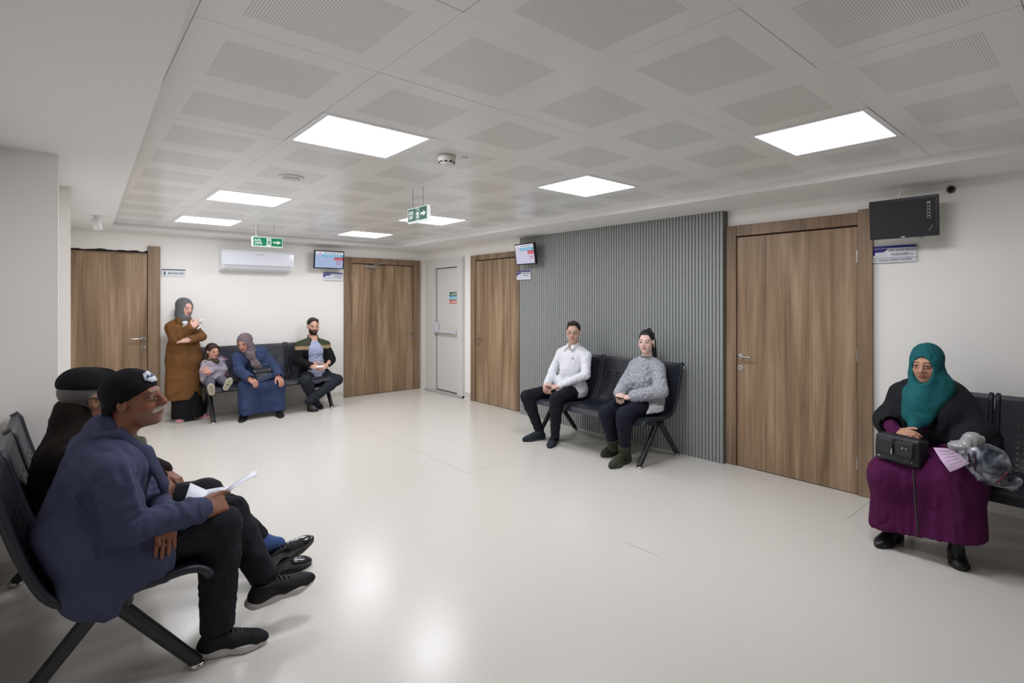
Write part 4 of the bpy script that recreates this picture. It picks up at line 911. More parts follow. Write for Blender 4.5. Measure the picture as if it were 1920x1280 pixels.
# --- second old man, dark brown coat and flat black cap, half hidden behind the first
def man_brown():
    yc = 3.38
    J = dict(sr=jy(150, 855, 3.22), er=jy(215, 945, 3.14), wr=jy(288, 893, 3.22), hr=V(.07, 3.31, .525), hl=V(.07, 3.47, .525), kr=jy(385, 925, 3.24), kl=jy(352, 945, 3.46), ar=jy(498, 1018, 3.18), al=jy(520, 1052, 3.30),
             tr=jy(575, 1020, 3.12), tl=jy(575, 1055, 3.2), neck=jy(150, 804, yc))
    J['sl'] = J['sr']+V(.03, .36, .01); J['el'] = V(.26, 3.55, .72); J['wl'] = V(.37, 3.36, .66); J['mid'] = V(.07, 3.38, .72)
    h = Head(jy(166, 748, yc), (.95, .26, -.12), (.05, 0, 1), 1.08)
    P = Person('person in dark brown coat and round black cap, partly hidden behind the blue-grey jacket', (0.3, 3.38, 0), J, h, (140, 95, 75), 1.0, .009, .005)
    hr = hand(J['wr'], jy(318, 918, 3.2)-J['wr'], V(.3, -.4, .85), 1, 1.05, (.5, .55, .6, .6), (.8, .4, -.2)); hl = hand(J['wl'], V(.5, -.4, -.4), V(.4, 0, 1), -1, 1.0, (.5, .5, .5, .5))
    P.body([hr, hl], lambda p: h.paint(p, (140, 96, 78), (90, 85, 82), stubble=((120, 112, 108), .5), hair=(98, 95, 92), hairline=-.005, age=.4))
    o = P.o
    ct = cloth('dark_brown_wool', rgb(34, 27, 23), rgb(22, 18, 16), 300.0, .95, .4)
    p = P.torso(.032, .02, .06, .015)+P.arm('r', .028, .0, .014, .003, (.054, .050, .038))+P.arm('l', .026, .0, .014)+[RC(J['neck']+V(-.02, 0, -.02), J['neck']+V(-.015, 0, .085), .098, .084, .03), RC(V(.03, 3.3, .58), V(.2, 3.25, .50), .12, .085, .06), RC(V(.03, 3.45, .58), V(.2, 3.5, .50), .12, .085, .06), h.el((0, .055, .01), (.078, .10, .085), .01, 's'), cuff_cut(J, 'r', .033)]
    lo, hi = bounds(keys(J, 'sr', 'sl', 'er', 'el', 'wr', 'wl')+[V(-.15, 3.1, .44), V(.3, 3.6, .44)], .1); hi[2] = J['neck'][2]+.16; lo[2] = .42
    sdf('coat', p, lo, hi, .009, ct, o, disp=folds(21, .006, 60.0))
    trousers(P, M_darkpants, .014, .06)
    sk = cloth('blue_sock', rgb(72, 96, 150), rgb(55, 75, 125), 500.0)
    sdf('sock', [RC(J['ar']+(J['kr']-J['ar'])*.22, J['ar'], .040, .040, .02), RC(J['ar'], J['ar']+(J['tr']-J['ar'])*.3, .040, .034, .02)], *bounds([J['ar'], J['ar']+(J['kr']-J['ar'])*.2], .08), .006, sk, o)
    lt = mat('black_patent', rgb(20, 22, 28), .16, spec=.6, coat=.5)
    shoe(o, jy(502, 1068, 3.18), jy(592, 1010, 3.10), V(-.42, -.15, .9), lt, mat('dusty_sole', rgb(62, 60, 54), .8), .048, .078, .022, .006, M_black, 'flat')
    shoe(o, onz(510, 1082, .0), onz(583, 1056, .0), (0, 0, 1), lt, M_blacksole, .048, .075, .022, .007)
    cp = cloth('black_felt', rgb(24, 25, 29), rgb(15, 16, 19), 300.0, .95, .4)
    p = [h.el((0, -.008, .066), (.083, .108, .066)), h.rc((0, -.05, .085), (0, .05, .092), .04, .032, .05), HS(h.w(0, 0, .048), h.R@nrm(V(0, .05, -1)), .01)]
    sdf('cap', p, *bounds([h.w(x, y, z) for x in (-.11, .11) for y in (-.16, .16) for z in (.0, .15)], .01), .006, cp, o)
    gm = mat('dark_frame', rgb(30, 24, 20), .4)
    ring(o, [h.w(.083, -.02, .012), h.w(.083, .03, .016), h.w(.070, .085, .014)], .0025, gm, 'glasses_arm', 6)
man_brown()
# --- standing woman, long brown coat, grey patterned headscarf
def woman_coat():
    J = dict(sr=jy(321, 613, 8.19), sl=jy(362, 613, 8.17), neck=jy(343, 598, 8.19), er=jy(329, 637, 8.06), wr=jy(358, 614, 7.96), el=jy(377, 631, 8.06), wl=jy(357, 636, 7.98), hr=jy(334, 672, 8.2), hl=jy(360, 672, 8.2),
             kr=jy(338, 728, 8.19), kl=jy(362, 728, 8.19), ar=jy(338, 778, 8.19), al=jy(370, 778, 8.17), tr=jy(333, 786, 8.06), tl=jy(381, 785, 8.07))
    J['mid'] = jy(344, 645, 8.2)
    h = Head(jy(346, 576, 8.17), (.50, -.84, -.20), (.05, 0, 1), .96)
    P = Person('standing person in long brown coat and grey checked headscarf', (1.2, 8.2, 0), J, h, (205, 160, 142), .92, .009, .004)
    hr = hand(J['wr'], jy(371, 603, 7.95)-J['wr'], V(-.3, -.8, .4), 1, .95, (.6, .65, .7, .7), (.7, .5, .2)); hl = hand(J['wl'], jy(345, 637, 7.99)-J['wl'], V(0, -.9, .4), -1, .95, (.2, .2, .2, .2))
    P.body([hr, hl], lambda p: h.paint(p, (222, 178, 160), (70, 50, 42), lip=(185, 105, 100), closed=.45), ears=False)
    o = P.o
    ct = cloth('camel_coat', rgb(122, 84, 48), rgb(98, 66, 36), 220.0, .85, .2)
    a, b = jy(344, 655, 8.2), jy(344, 752, 8.19); ya = V(0, 1, 0)
    p = P.torso(.03, .0, .05, .012)+P.arm('r', .026, .0, .014, .003, (.050, .048, .038))+P.arm('l', .026, .0, .014, .003, (.050, .048, .036))+[RC(a, b, .175, .205, .06, flat=(ya, 1.55)), RC(J['neck']+V(0, 0, -.03), J['neck']+V(0, -.005, .02), .078, .074, .02),
         HS(jy(344, 748, 8.18), (0, 0, -1), .006), EL(J['neck']+V(.01, -.10, -.02), (.045, .07, .10), None, .01, 's'), RC(J['neck'], J['neck']+V(0, 0, .1), .058, .07, .006, 's'), cuff_cut(J, 'r', .034), cuff_cut(J, 'l', .034),
         RC(a+V(.02, -.15, .05), b+V(.02, -.16, -.1), .006, .006, .012, 's')]
    sdf('coat', p, *bounds(keys(J, 'sr', 'sl', 'er', 'el', 'wr', 'wl')+[b+V(-.22, -.1, 0), b+V(.22, .1, 0)], .085), .009, ct, o, disp=folds(31, .006, 50.0, (1, 1, .45)))
    n_ = J['neck']
    for e, q in ((-1, [[(-.075, .0, .035), (-.055, -.06, .045)], [(-.085, -.075, -.03), (-.04, -.10, .005)], [(-.05, -.115, -.10), (-.015, -.12, -.06)]]), (1, [[(.075, .0, .035), (.055, -.06, .045)], [(.095, -.07, -.03), (.05, -.10, .005)], [(.075, -.11, -.10), (.035, -.12, -.06)]])):
        sheet(o, [[n_+V(*c) for c in r_] for r_ in q], .008, ct, 'coat_collar')
    for k in range(3): c = jy(358-2*k, 660+14*k, 8.03); ring(o, [c, c+V(0, -.014, 0)], .010, mat('horn_button', rgb(90, 66, 40), .4), 'button')
    c = jy(341, 611, 8.03); ring(o, [c, c+V(.012, -.012, .004), c+V(.02, -.008, -.012), c+V(.008, -.014, -.016)], .005, mat('brooch_metal', rgb(170, 160, 130), .3, metal=.8), 'brooch')
    sk = cloth('black_skirt', rgb(20, 20, 24))
    sdf('skirt', [RC(jy(349, 715, 8.2), jy(353, 790, 8.17), .15, .185, .04, flat=(ya, 1.3)), HS(V(0, 0, .035), (0, 0, -1), .006)], *bounds([jy(344, 715, 8.2), jy(352, 790, 8.18)], .22), .011, sk, o, disp=folds(33, .012, 36.0, (1.5, 1.5, .1)))
    pk = mat('pink_sneaker', rgb(205, 130, 140), .7); ws = mat('pale_sole', rgb(205, 195, 192), .7)
    xa, xb = J['al'][0], J['ar'][0]
    shoe(o, V(xa-.03, 8.21, 0), V(xa+.165, 8.08, 0), (0, 0, 1), pk, ws, .042, .06, .022, .008, M_inkw); shoe(o, V(xb, 8.25, 0), V(xb-.03, 8.01, 0), (0, 0, 1), pk, ws, .042, .06, .022, .008)
    hm = mat('checked_scarf', rgb(90, 92, 95), .9, spec=.2); t = NT(hm); oc = t.n('ShaderNodeTexCoord').outputs['Object']; ck = t.n('ShaderNodeTexChecker', i_Scale=140.0); t.l(oc, ck.inputs['Vector'])
    ck.inputs[1].default_value = rgb(70, 72, 76); ck.inputs[2].default_value = rgb(122, 123, 124); t.l(ck.outputs[0], t.b.inputs['Base Color'])
    hijab(P, 'headscarf', hm, (.078, .086), drape=[RC(J['neck']+V(.01, -.05, .015), J['neck']+V(.01, -.035, .04), .06, .055, .03)], seed=35, vox=.005, opening=(.067, .088, .094), oz=-.012)
    sdf('undershirt', [EL(J['neck']+V(.01, -.055, -.05), (.05, .05, .06), None)], *bounds([J['neck']+V(.01, -.05, -.05)], .08), .008, cloth('white_cotton', rgb(244, 245, 250), rgb(226, 228, 236), 260.0, .8, .2), o)
    pt = thing('paper_slip', 'small pale slip held up by the standing person in the brown coat', 'paper', tuple(jy(374, 603, 7.93)))
    sheet(pt, [[jy(371, 606, 7.93), jy(381, 599, 7.93)], [jy(370, 603, 7.95), jy(379, 596, 7.95)]], .002, mat('slip_white', rgb(215, 218, 222), .6), 'slip'); sheet(pt, [[jy(369, 616, 7.9), jy(375, 610, 7.9)], [jy(371, 618, 7.9), jy(377, 613, 7.9)]], .002, mat('slip_white', rgb(215, 218, 222), .6), 'slip_end')
woman_coat()
# --- little girl
def girl():
    J = dict(sr=jy(385, 681, 8.05), sl=jy(415, 678, 8.05), neck=jy(398, 672, 8.05), er=jy(380, 695, 7.96), el=jy(421, 693, 7.96), wr=jy(398, 696, 7.88), wl=jy(394, 691, 7.90), hr=jy(389, 710, 8.02), hl=jy(408, 709, 8.02),
             kr=jy(393, 715, 7.82), kl=jy(415, 712, 7.84), ar=jy(396, 727, 7.70), al=jy(425, 719, 7.69), tr=jy(397, 722, 7.66), tl=jy(430, 712, 7.66))
    J['mid'] = jy(399, 696, 8.04)
    h = Head(jy(399, 658, 8.02), (.32, -.94, -.08), (-.05, 0, 1), .80)
    P = Person('smallest person, in lilac-grey coat, seated with folded arms', (1.5, 7.95, 0), J, h, (205, 155, 135), .60, .007, .0036)
    hr = hand(J['wr'], V(-.9, -.3, .05), V(0, -1, .3), 1, .62, (.3, .3, .3, .3)); hl = hand(J['wl'], V(-.9, -.2, -.2), V(0, -1, .3), -1, .62, (.3, .3, .3, .3))
    P.body([hr, hl], lambda p: h.paint(p, (206, 154, 134), (60, 42, 36), lip=(190, 110, 105), blush=.3), feet=False)
    o = P.o
    ct = cloth('lilac_coat', rgb(172, 164, 176), rgb(140, 132, 146), 180.0, .9, .3)
    p = P.torso(.018, .01, .04, .008)+P.arm('r', .018, .0, .02, .002)+P.arm('l', .018, .0, .02, .002)+[RC(jy(388, 704, 7.98), jy(410, 702, 7.98), .075, None, .04), RC(jy(384, 711, 7.93), jy(408, 708, 7.93), .045, .045, .03), RC(J['neck'], J['neck']+V(0, 0, .08), .04, .05, .01, 's'), HS(jy(395, 716, 7.95), (0, 0, -1))]
    sdf('coat', p, *bounds(keys(J, 'sr', 'sl', 'er', 'el', 'wr', 'wl', 'hr', 'hl'), .09), .007, ct, o, disp=folds(41, .004, 75.0))
    fur = cloth('brown_fur', rgb(92, 76, 66), rgb(52, 42, 38), 120.0, 1.0, .8)
    sdf('fur_collar', [RC(J['neck']+V(-.05, -.03, -.02), J['neck']+V(.03, -.07, -.03), .028, .030, .02), RC(J['neck']+V(.03, -.07, -.03), J['neck']+V(.07, -.02, -.04), .03, .028, .02), RC(J['neck']+V(.04, -.07, -.05), J['neck']+V(.055, -.08, -.13), .026, .016, .02)], *bounds([J['neck']], .16), .006, fur, o, disp=folds(43, .004, 200.0))
    for e in (0, 1):
        c = (J['sr'], J['sl'])[e]; d = (-1, 1)[e]
        for k in range(3): sheet(o, [[c+V(d*.012*k-.01, -.050, .030-.022*k), c+V(d*.012*k+.03, -.050, .012-.022*k)], [c+V(d*.012*k-.01, -.054, .022-.022*k), c+V(d*.012*k+.03, -.054, .004-.022*k)]], .003, M_black, 'sleeve_stripe')
    trousers(P, cloth('grey_leggings', rgb(98, 98, 112)), .012, -.01, .002, 44, .003, .007, (.075, .062, .056, .046))
    up = cloth('grey_boot', rgb(120, 118, 122)); sm = mat('cream_sole', rgb(188, 182, 160), .7)
    for hl_, to in (((398, 740), (395, 720)), ((422, 731), (433, 709))):
        a, b = jy(*hl_, 7.655), jy(*to, 7.625); s_ = shoe(o, a, b, V(0, 1, -.1), up, sm, .036, .055, .016, .006)
        f = nrm(b-a); L = np.linalg.norm(b-a); r = np.cross(f, nrm(V(0, 1, -.1)))
        for k in range(5): c = a+f*L*(.14+.17*k)+V(0, -.003, 0); ring(s_, [c-r*.022, c+f*.006, c+r*.022], .0028, mat('tread_brown', rgb(120, 112, 92), .8), 'tread')
    hc = lrgb(52, 36, 30)
    p = [h.el((0, -.020, .042), (.086, .104, .092)), h.rc((.07, -.05, -.02), (.078, -.035, -.13), .036, .030, .03), h.rc((-.07, -.04, -.02), (-.076, .0, -.15), .036, .028, .03), h.rc((0, -.085, 0), (0, -.07, -.15), .06, .06, .04), h.rc((-.06, .045, .06), (-.074, .055, -.02), .022, .014, .02),
         h.el((0, .098, -.018), (.060, .070, .078), .012, 's')]
    sdf('hair', p, *bounds([h.w(x, y, z) for x in (-.12, .12) for y in (-.16, .1) for z in (-.2, .15)], .01), .005, M_hairc, o, disp=folds(45, .004, 130.0, (1, 1, .3)), col=lambda q: np.tile(hc, (len(q), 1)))
    sc_ = cloth('pink_scarf', rgb(200, 150, 160), rgb(120, 90, 120), 60.0, .9)
    sdf('scarf', [RC(jy(412, 669, 8.1), jy(426, 674, 8.12), .018, .012, .02), RC(jy(420, 690, 8.06), jy(424, 704, 8.03), .03, .035, .02)], *bounds([jy(412, 666, 8.1), jy(424, 706, 8.05)], .07), .007, sc_, o)
girl()
# --- woman in the blue coat leaning towards the girl
def woman_blue():
    J = dict(sr=jy(446, 671, 7.92), sl=jy(490, 660, 8.0), neck=jy(467, 660, 7.95), er=jy(449, 696, 7.80), wr=jy(466, 708, 7.60), el=jy(514, 690, 7.86), wl=jy(522, 704, 7.62), hr=jy(474, 711, 8.06), hl=jy(506, 710, 8.06),
             kr=jy(464, 724, 7.72), kl=jy(518, 722, 7.72), ar=jy(458, 778, 7.70), al=jy(523, 771, 7.70), tr=jy(454, 788, 7.58), tl=jy(526, 780, 7.58))
    J['mid'] = jy(482, 687, 8.04)
    h = Head(jy(459, 642, 7.86), (-.62, -.72, -.30), (-.22, -.1, 1), .97)
    P = Person('seated person in long blue coat and grey-brown headscarf leaning sideways', (1.95, 7.9, 0), J, h, (196, 146, 126), 1.0, .009, .004)
    hr = hand(J['wr'], jy(484, 723, 7.53)-J['wr'], V(.1, -.5, .9), 1, 1.0, (.45, .5, .5, .55)); hl = hand(J['wl'], jy(529, 718, 7.54)-J['wl'], V(.3, -.6, .7), -1, 1.0, (.3, .35, .35, .4))
    P.body([hr, hl], lambda p: h.paint(p, (194, 142, 122), (80, 62, 54), age=.3), ears=False)
    o = P.o
    bl = cloth('blue_coat_cloth', rgb(56, 70, 104), rgb(44, 56, 86), 260.0, .85, .2)
    p = P.torso(.036, .03, .06, .014)+P.arm('r', .030, .0, .014, .003, (.054, .050, .040))+P.arm('l', .030, .0, .014, .003, (.054, .050, .040))+[RC(jy(476, 700, 8.0), jy(505, 698, 8.0), .17, .17, .06), RC(J['neck']+V(0, 0, -.03), J['neck']+V(0, 0, .01), .085, .08, .03), cuff_cut(J, 'r', .036), cuff_cut(J, 'l', .036)]
    sdf('coat', p, *bounds(keys(J, 'sr', 'sl', 'er', 'el', 'wr', 'wl', 'hr', 'hl'), .17), .009, bl, o, disp=folds(51, .005, 55.0))
    kr, kl = J['kr'], J['kl']; fr = jy(449, 779, 7.69); fl_ = jy(531, 768, 7.70)
    p = [RC(J['hr'], kr, .125, .09, .05), RC(J['hl'], kl, .125, .09, .05), RC(kr, kl, .075, .075, .07), RC(kr, fr+V(.07, 0, 0), .10, .10, .06), RC(kl, fl_+V(-.07, 0, 0), .10, .10, .06), RC((kr+kl)/2+V(0, .04, 0), (fr+fl_)/2+V(0, .05, 0), .085, .10, .08), HS((fr+fl_)/2+V(0, 0, .0), (0, 0, -1), .006), HS(fr, V(-1, -.15, -.1), .02), RC((kr+kl)/2+V(.02, -.10, -.22), (fr+fl_)/2+V(.03, -.12, -.02), .01, .04, .03, 's')]
    sdf('skirt', p, *bounds([J['hr'], J['hl'], kr, kl, fr, fl_], .17), .009, bl, o, disp=folds(52, .008, 40.0, (1.2, 1.2, .15)))
    bk = mat('black_leather', rgb(24, 24, 27), .4)
    shoe(o, onz(459, 778, 0), onz(452, 794, 0), (0, 0, 1), bk, M_blacksole, .046, .085, .02, .007); shoe(o, onz(522, 772, 0), onz(527, 785, 0), (0, 0, 1), bk, M_blacksole, .046, .085, .02, .007)
    sc_ = cloth('taupe_scarf', rgb(122, 108, 112), rgb(96, 84, 90), 260.0, .9)
    ch = [RC(J['neck']+V(-.01, -.09, .01), jy(470, 668, 7.78), .06, .05, .04), RC(jy(470, 666, 7.78), jy(484, 688, 7.76), .034, .050, .03, flat=(V(0, 1, 0), 1.7)), RC(jy(472, 666, 7.78), jy(476, 684, 7.75), .026, .034, .02, flat=(V(0, 1, 0), 1.7)), EL(jy(468, 663, 7.76), (.036, .03, .034), None, .02)]
    hijab(P, 'headscarf', sc_, (.088, .098), drape=ch, seed=53, amp=.004, hi_up=[jy(490, 696, 7.7), jy(455, 690, 7.7)])
    bg = thing('handbag', 'black patterned handbag on the lap of the long blue coat', 'handbag', tuple(jy(490, 712, 7.72)))
    pm = mat('quilted_black', rgb(30, 31, 36), .3); t = NT(pm); vz = t.n('ShaderNodeTexVoronoi', i_Scale=60.0); t.l(t.ramp(vz.outputs['Distance'], [(.25, rgb(95, 98, 105)), (.4, rgb(24, 25, 29))]), t.b.inputs['Base Color'])
    c = jy(491, 701, 7.72); R = np.stack([nrm(V(1, 0, .06)), nrm(V(0, 1, .2)), nrm(V(-.06, -.2, 1))], 1)
    bd = sdf('bag_body', [RB(c, (.115, .05, .075), R, .03, .02), EL(c+V(0, -.02, -.03), (.11, .055, .05), R, .03)], c-.19, c+.19, .008, pm, bg, disp=folds(54, .004, 70.0))
    sdf('bag_flap', [RB(c+V(.02, -.058, -.045), (.10, .018, .035), np.stack([nrm(V(1, 0, .28)), nrm(V(0, 1, .1)), nrm(V(-.28, -.1, 1))], 1), .012)], c-.18, c+.18, .008, mat('dark_blue_leather', rgb(50, 66, 88), .35), bg)
    ring(bg, [c+V(-.07, 0, .085), c+V(-.02, -.01, .125), c+V(.06, 0, .12), c+V(.10, .0, .08)], .008, pm, 'bag_handle')
woman_blue()
# --- bearded man with a phone, ankles crossed
def man_beard():
    J = dict(sr=jy(563, 648, 8.05), sl=jy(610, 647, 8.05), neck=jy(587, 636, 8.05), er=jy(558, 676, 7.95), wr=jy(582, 686, 7.73), el=jy(621, 674, 7.95), wl=jy(612, 686, 7.73), hr=jy(577, 707, 8.06), hl=jy(605, 706, 8.06),
             kr=jy(573, 714, 7.68), kl=jy(632, 712, 7.72), ar=jy(590, 752, 7.76), al=jy(584, 749, 7.66), tr=jy(600, 762, 7.62), tl=jy(592, 764, 7.56))
    J['mid'] = jy(588, 680, 8.08)
    h = Head(jy(587, 611, 8.03), (-.06, -1, -.10), (0, 0, 1), .98)
    P = Person('seated person in green and black track jacket with crossed ankles', (2.6, 8.0, 0), J, h, (205, 160, 138), 1.0, .009, .004)
    hr = hand(J['wr'], V(.75, -.35, -.1), V(-.1, -.9, .4), 1, 1.0, (.6, .6, .65, .7), (.6, .4, .3)); hl = hand(J['wl'], V(-.75, -.35, -.1), V(.1, -.9, .4), -1, 1.0, (.6, .6, .65, .7), (.6, .4, .3))
    P.body([hr, hl], lambda p: h.paint(p, (214, 168, 146), (32, 25, 22), beard=(48, 38, 33), lip=(150, 98, 90), hair=(26, 23, 22), hairline=.084, browt=1.5, closed=.2))
    o = P.o
    sdf('tee_shirt', P.torso(.014, .012, .05, .0), *bounds(keys(J, 'sr', 'sl', 'hr', 'hl'), .17), .009, cloth('pale_lilac_tee', rgb(178, 184, 214), rgb(150, 156, 188), 300.0, .85), o, disp=folds(61, .006, 70.0, (.6, .6, 1.5)))
    z1 = jy(575, 652, 7.95)[2]; cg, ctn, cb = lrgb(66, 72, 54), lrgb(160, 138, 105), lrgb(20, 20, 24)
    def jc(q):
        z = q[:, 2]; return np.where((z > z1+.028)[:, None], cg, np.where((z > z1-.022)[:, None], ctn, cb))
    c = (J['sr']+J['sl'])/2
    p = P.torso(.030, .02, .05, .012)+P.arm('r', .026, .0, .014, .003, (.052, .048, .036))+P.arm('l', .026, .0, .014, .003, (.052, .048, .036))+[RC(J['neck']+V(0, .01, -.02), J['neck']+V(0, .01, .045), .076, .070, .02), RC(J['neck'], J['neck']+V(0, 0, .12), .058, .062, .006, 's'),
         RC(J['neck']+V(0, -.11, .03), J['neck']+V(.0, -.20, -.12), .068, .125, .01, 's'), RC(J['neck']+V(0, -.20, -.10), J['mid']+V(.0, -.24, -.14), .130, .185, .01, 's'), cuff_cut(J, 'r', .034), cuff_cut(J, 'l', .034)]
    sdf('track_jacket', p, *bounds(keys(J, 'sr', 'sl', 'er', 'el', 'wr', 'wl', 'hr', 'hl'), .15), .0085, M_clothc, o, disp=folds(62, .005, 60.0), col=jc)
    trousers(P, cloth('charcoal_trousers', rgb(40, 43, 52)), .016, -.04, .002, 63, .005)
    bk = mat('black_leather', rgb(24, 24, 27), .4)
    shoe(o, jy(579, 757, 7.68)*V(1, 1, 0)+V(0, 0, .004), onz(594, 771, 0), (0, 0, 1), bk, M_blacksole, .046, .08, .022, .007); shoe(o, onz(590, 758, 0), onz(604, 768, 0), (0, 0, 1), bk, M_blacksole, .046, .08, .022, .007)
    p = [h.el((0, -.020, .043), (.080, .098, .084)), h.rc((-.04, .050, .090), (.04, .050, .090), .022, None, .02), h.el((0, .090, .030), (.062, .052, .066), .012, 's'), h.el((0, .0, -.065), (.2, .2, .066), .01, 's')]
    sdf('hair', p, *bounds([h.w(x, y, z) for x in (-.1, .1) for y in (-.13, .11) for z in (-.03, .14)], .01), .006, M_hairc, o, disp=folds(64, .002, 120.0), col=lambda q: np.tile(lrgb(26, 23, 22), (len(q), 1)))
    ph = thing('smartphone', 'white phone held by the person in the green and black jacket', 'phone', tuple(jy(600, 687, 7.66)))
    ob = MB().box((-.05, -.005, -.014), (.05, .005, .014), .003).build('case', mat('phone_white', rgb(225, 225, 228), .3), ph); ob.rotation_euler = (-.6, 0, 0)
man_beard()
# --- man in the white shirt and round glasses
def man_white():
    J = dict(sr=jx(1053, 662, 4.19), sl=jx(1099, 667, 4.17), er=jx(1037, 694, 4.10), el=jx(1098, 703, 4.06), wr=jx(1026, 719, 3.86), wl=jx(1050, 723, 3.88), hr=V(4.14, 4.34, .525), hl=V(4.14, 4.15, .525),
             kr=jx(988, 743, 3.72), kl=jx(1043, 748, 3.70), ar=jx(1011, 806, 3.80), al=jx(1041, 811, 3.76), tr=jx(986, 824, 3.62), tl=jx(1032, 833, 3.62), neck=jx(1077, 648, 4.17))
    J['mid'] = V(4.15, 4.22, .76)
    h = Head(jx(1075, 623, 4.12), (-.80, -.62, -.02), (0, 0, 1), 1.0)
    P = Person('seated person in white shirt and round glasses', (4.0, 4.22, 0), J, h, (214, 172, 152), 1.0, .008, .0034)
    hr = hand(J['wr'], V(-.55, -.5, -.25), V(.1, .3, 1), 1, 1.0, (.6, .65, .7, .75), (.6, .6, -.2)); hl = hand(J['wl'], V(-.55, .55, -.2), V(-.2, -.2, 1), -1, 1.0, (.6, .65, .7, .75), (.6, .6, -.2))
    P.body([hr, hl], lambda p: h.paint(p, (224, 182, 164), (95, 66, 50), lip=(190, 115, 105), hair=(74, 54, 42), hairline=.078, stubble=((150, 120, 100), .25)))
    o = P.o
    ws = cloth('white_cotton', rgb(244, 245, 250), rgb(226, 228, 236), 260.0, .8, .2)
    p = P.torso(.02, .005, .05, .008, .002)+P.arm('r', .018, .0, .014, .003)+P.arm('l', .018, .0, .014, .003)+[RC(V(4.10, 4.34, .56), V(4.10, 4.13, .55), .125, None, .05), RC(J['neck']+V(0, 0, -.02), J['neck']+V(0, 0, .01), .070, .062, .02),
         RC(J['neck']+V(0, 0, -.005), h.w(0, -.012, -.06), .055, .056, .006, 's'), EL(J['neck']+V(-.075, -.03, .0), (.04, .035, .05), None, .01, 's'), HS(V(4.1, 4.2, .46), (0, 0, -1))]
    lo, hi = bounds([J[k] for k in ('sr', 'sl', 'er', 'el', 'wr', 'wl', 'hr', 'hl')], .14); hi[2] = J['neck'][2]+.04; lo[2] = .44
    s_ = sdf('shirt', p, lo, hi, .0075, ws, o, disp=folds(11, .005, 65.0))
    nk = J['neck']
    for e in (1, -1):
        sheet(o, [[nk+V(.02, e*.068, .045), nk+V(.0, e*.092, .0)], [nk+V(-.060, e*.050-.012, .035), nk+V(-.080, e*.078-.012, -.02)], [nk+V(-.092, e*.016-.02, .005), nk+V(-.118, e*.062-.018, -.062)]], .008, ws, 'collar_wing')
    for k in range(4): EL_c = nk+V(-.118-.008*k, -.02-.0*k, -.10-.085*k); ring(s_, [EL_c+V(.004, 0, 0), EL_c+V(-.012, -.004, 0)], .0055, mat('button', rgb(205, 205, 210), .4), 'button')
    c = nk+V(-.110, -.095, -.125); ring(s_, [c+V(.01, 0, 0), c+V(-.012, -.006, 0)], .007, mat('logo_navy', rgb(60, 70, 110), .6), 'chest_logo')
    p = P.leg('r', .012, -.03, .03, .002)+P.leg("l", .012, -.03, .03, .002)+[RC(J['hl'], J['hr'], .105, None, .05)]
    lo, hi = bounds([J[k] for k in ('hl', 'hr', 'kr', 'kl', 'ar', 'al')], .12); lo[2] = .08
    sdf('trousers', p, lo, hi, .0085, cloth('ink_trousers', rgb(27, 29, 38)), o, disp=folds(9, .004, 65.0))
    up = cloth('charcoal_suede', rgb(46, 52, 62)); so = mat('charcoal_sole', rgb(40, 45, 54), .7)
    shoe(o, onz(1022, 822, 0), onz(979, 828, 0), (0, 0, 1), up, so, .048, .08, .025, .006, mat('charcoal_lace', rgb(38, 42, 50), .8)); shoe(o, onz(1044, 822, 0), onz(1029, 842, 0), (0, 0, 1), up, so, .048, .08, .025, .006, mat('charcoal_lace', rgb(38, 42, 50), .8))
    hc = (58, 44, 36)
    p = [h.el((0, -.020, .044), (.080, .097, .086)), h.rc((-.04, .048, .104), (.04, .055, .104), .020, None, .02), h.el((0, .085, .03), (.064, .05, .062), .015, 's'), h.el((0, .0, -.06), (.2, .2, .062), .01, 's')]
    lo, hi = bounds([h.w(x, y, z) for x in (-.1, .1) for y in (-.13, .11) for z in (-.03, .14)], .01)
    sdf('hair', p, lo, hi, .0055, M_hairc, o, disp=folds(2, .002, 120.0), col=lambda q: np.tile(lrgb(*hc), (len(q), 1)))
    gm = mat('glasses_wire', rgb(120, 105, 92), .3, metal=.8); g = None
    for e in (-1, 1):
        cpts = [h.w(e*.034+.022*math.cos(a), .104-abs(.022*math.cos(a)*0), .0+.021*math.sin(a)-.004) for a in np.linspace(0, 2*math.pi, 17)[:-1]]
        q = ring(o, cpts, .0012, gm, 'glasses_rim', 6, True)
        ring(q, [h.w(e*.056, .104, .002), h.w(e*.080, .06, .006), h.w(e*.082, -.01, .004)], .0012, gm, 'temple_arm', 6)
    ring(o, [h.w(-.012, .105, 0), h.w(0, .110, .003), h.w(.012, .105, 0)], .0012, gm, 'glasses_bridge', 6)
    ph = thing('smartphone', 'thin dark phone held by the person in the white shirt', 'phone', tuple(jx(1030, 725, 3.80)))
    ob = MB().box((-.07, -.035, -.004), (.07, .035, .004), .002).build('case', mat('phone_dark', rgb(60, 45, 42), .3), ph); ob.rotation_euler = (.3, .1, .6)
man_white()
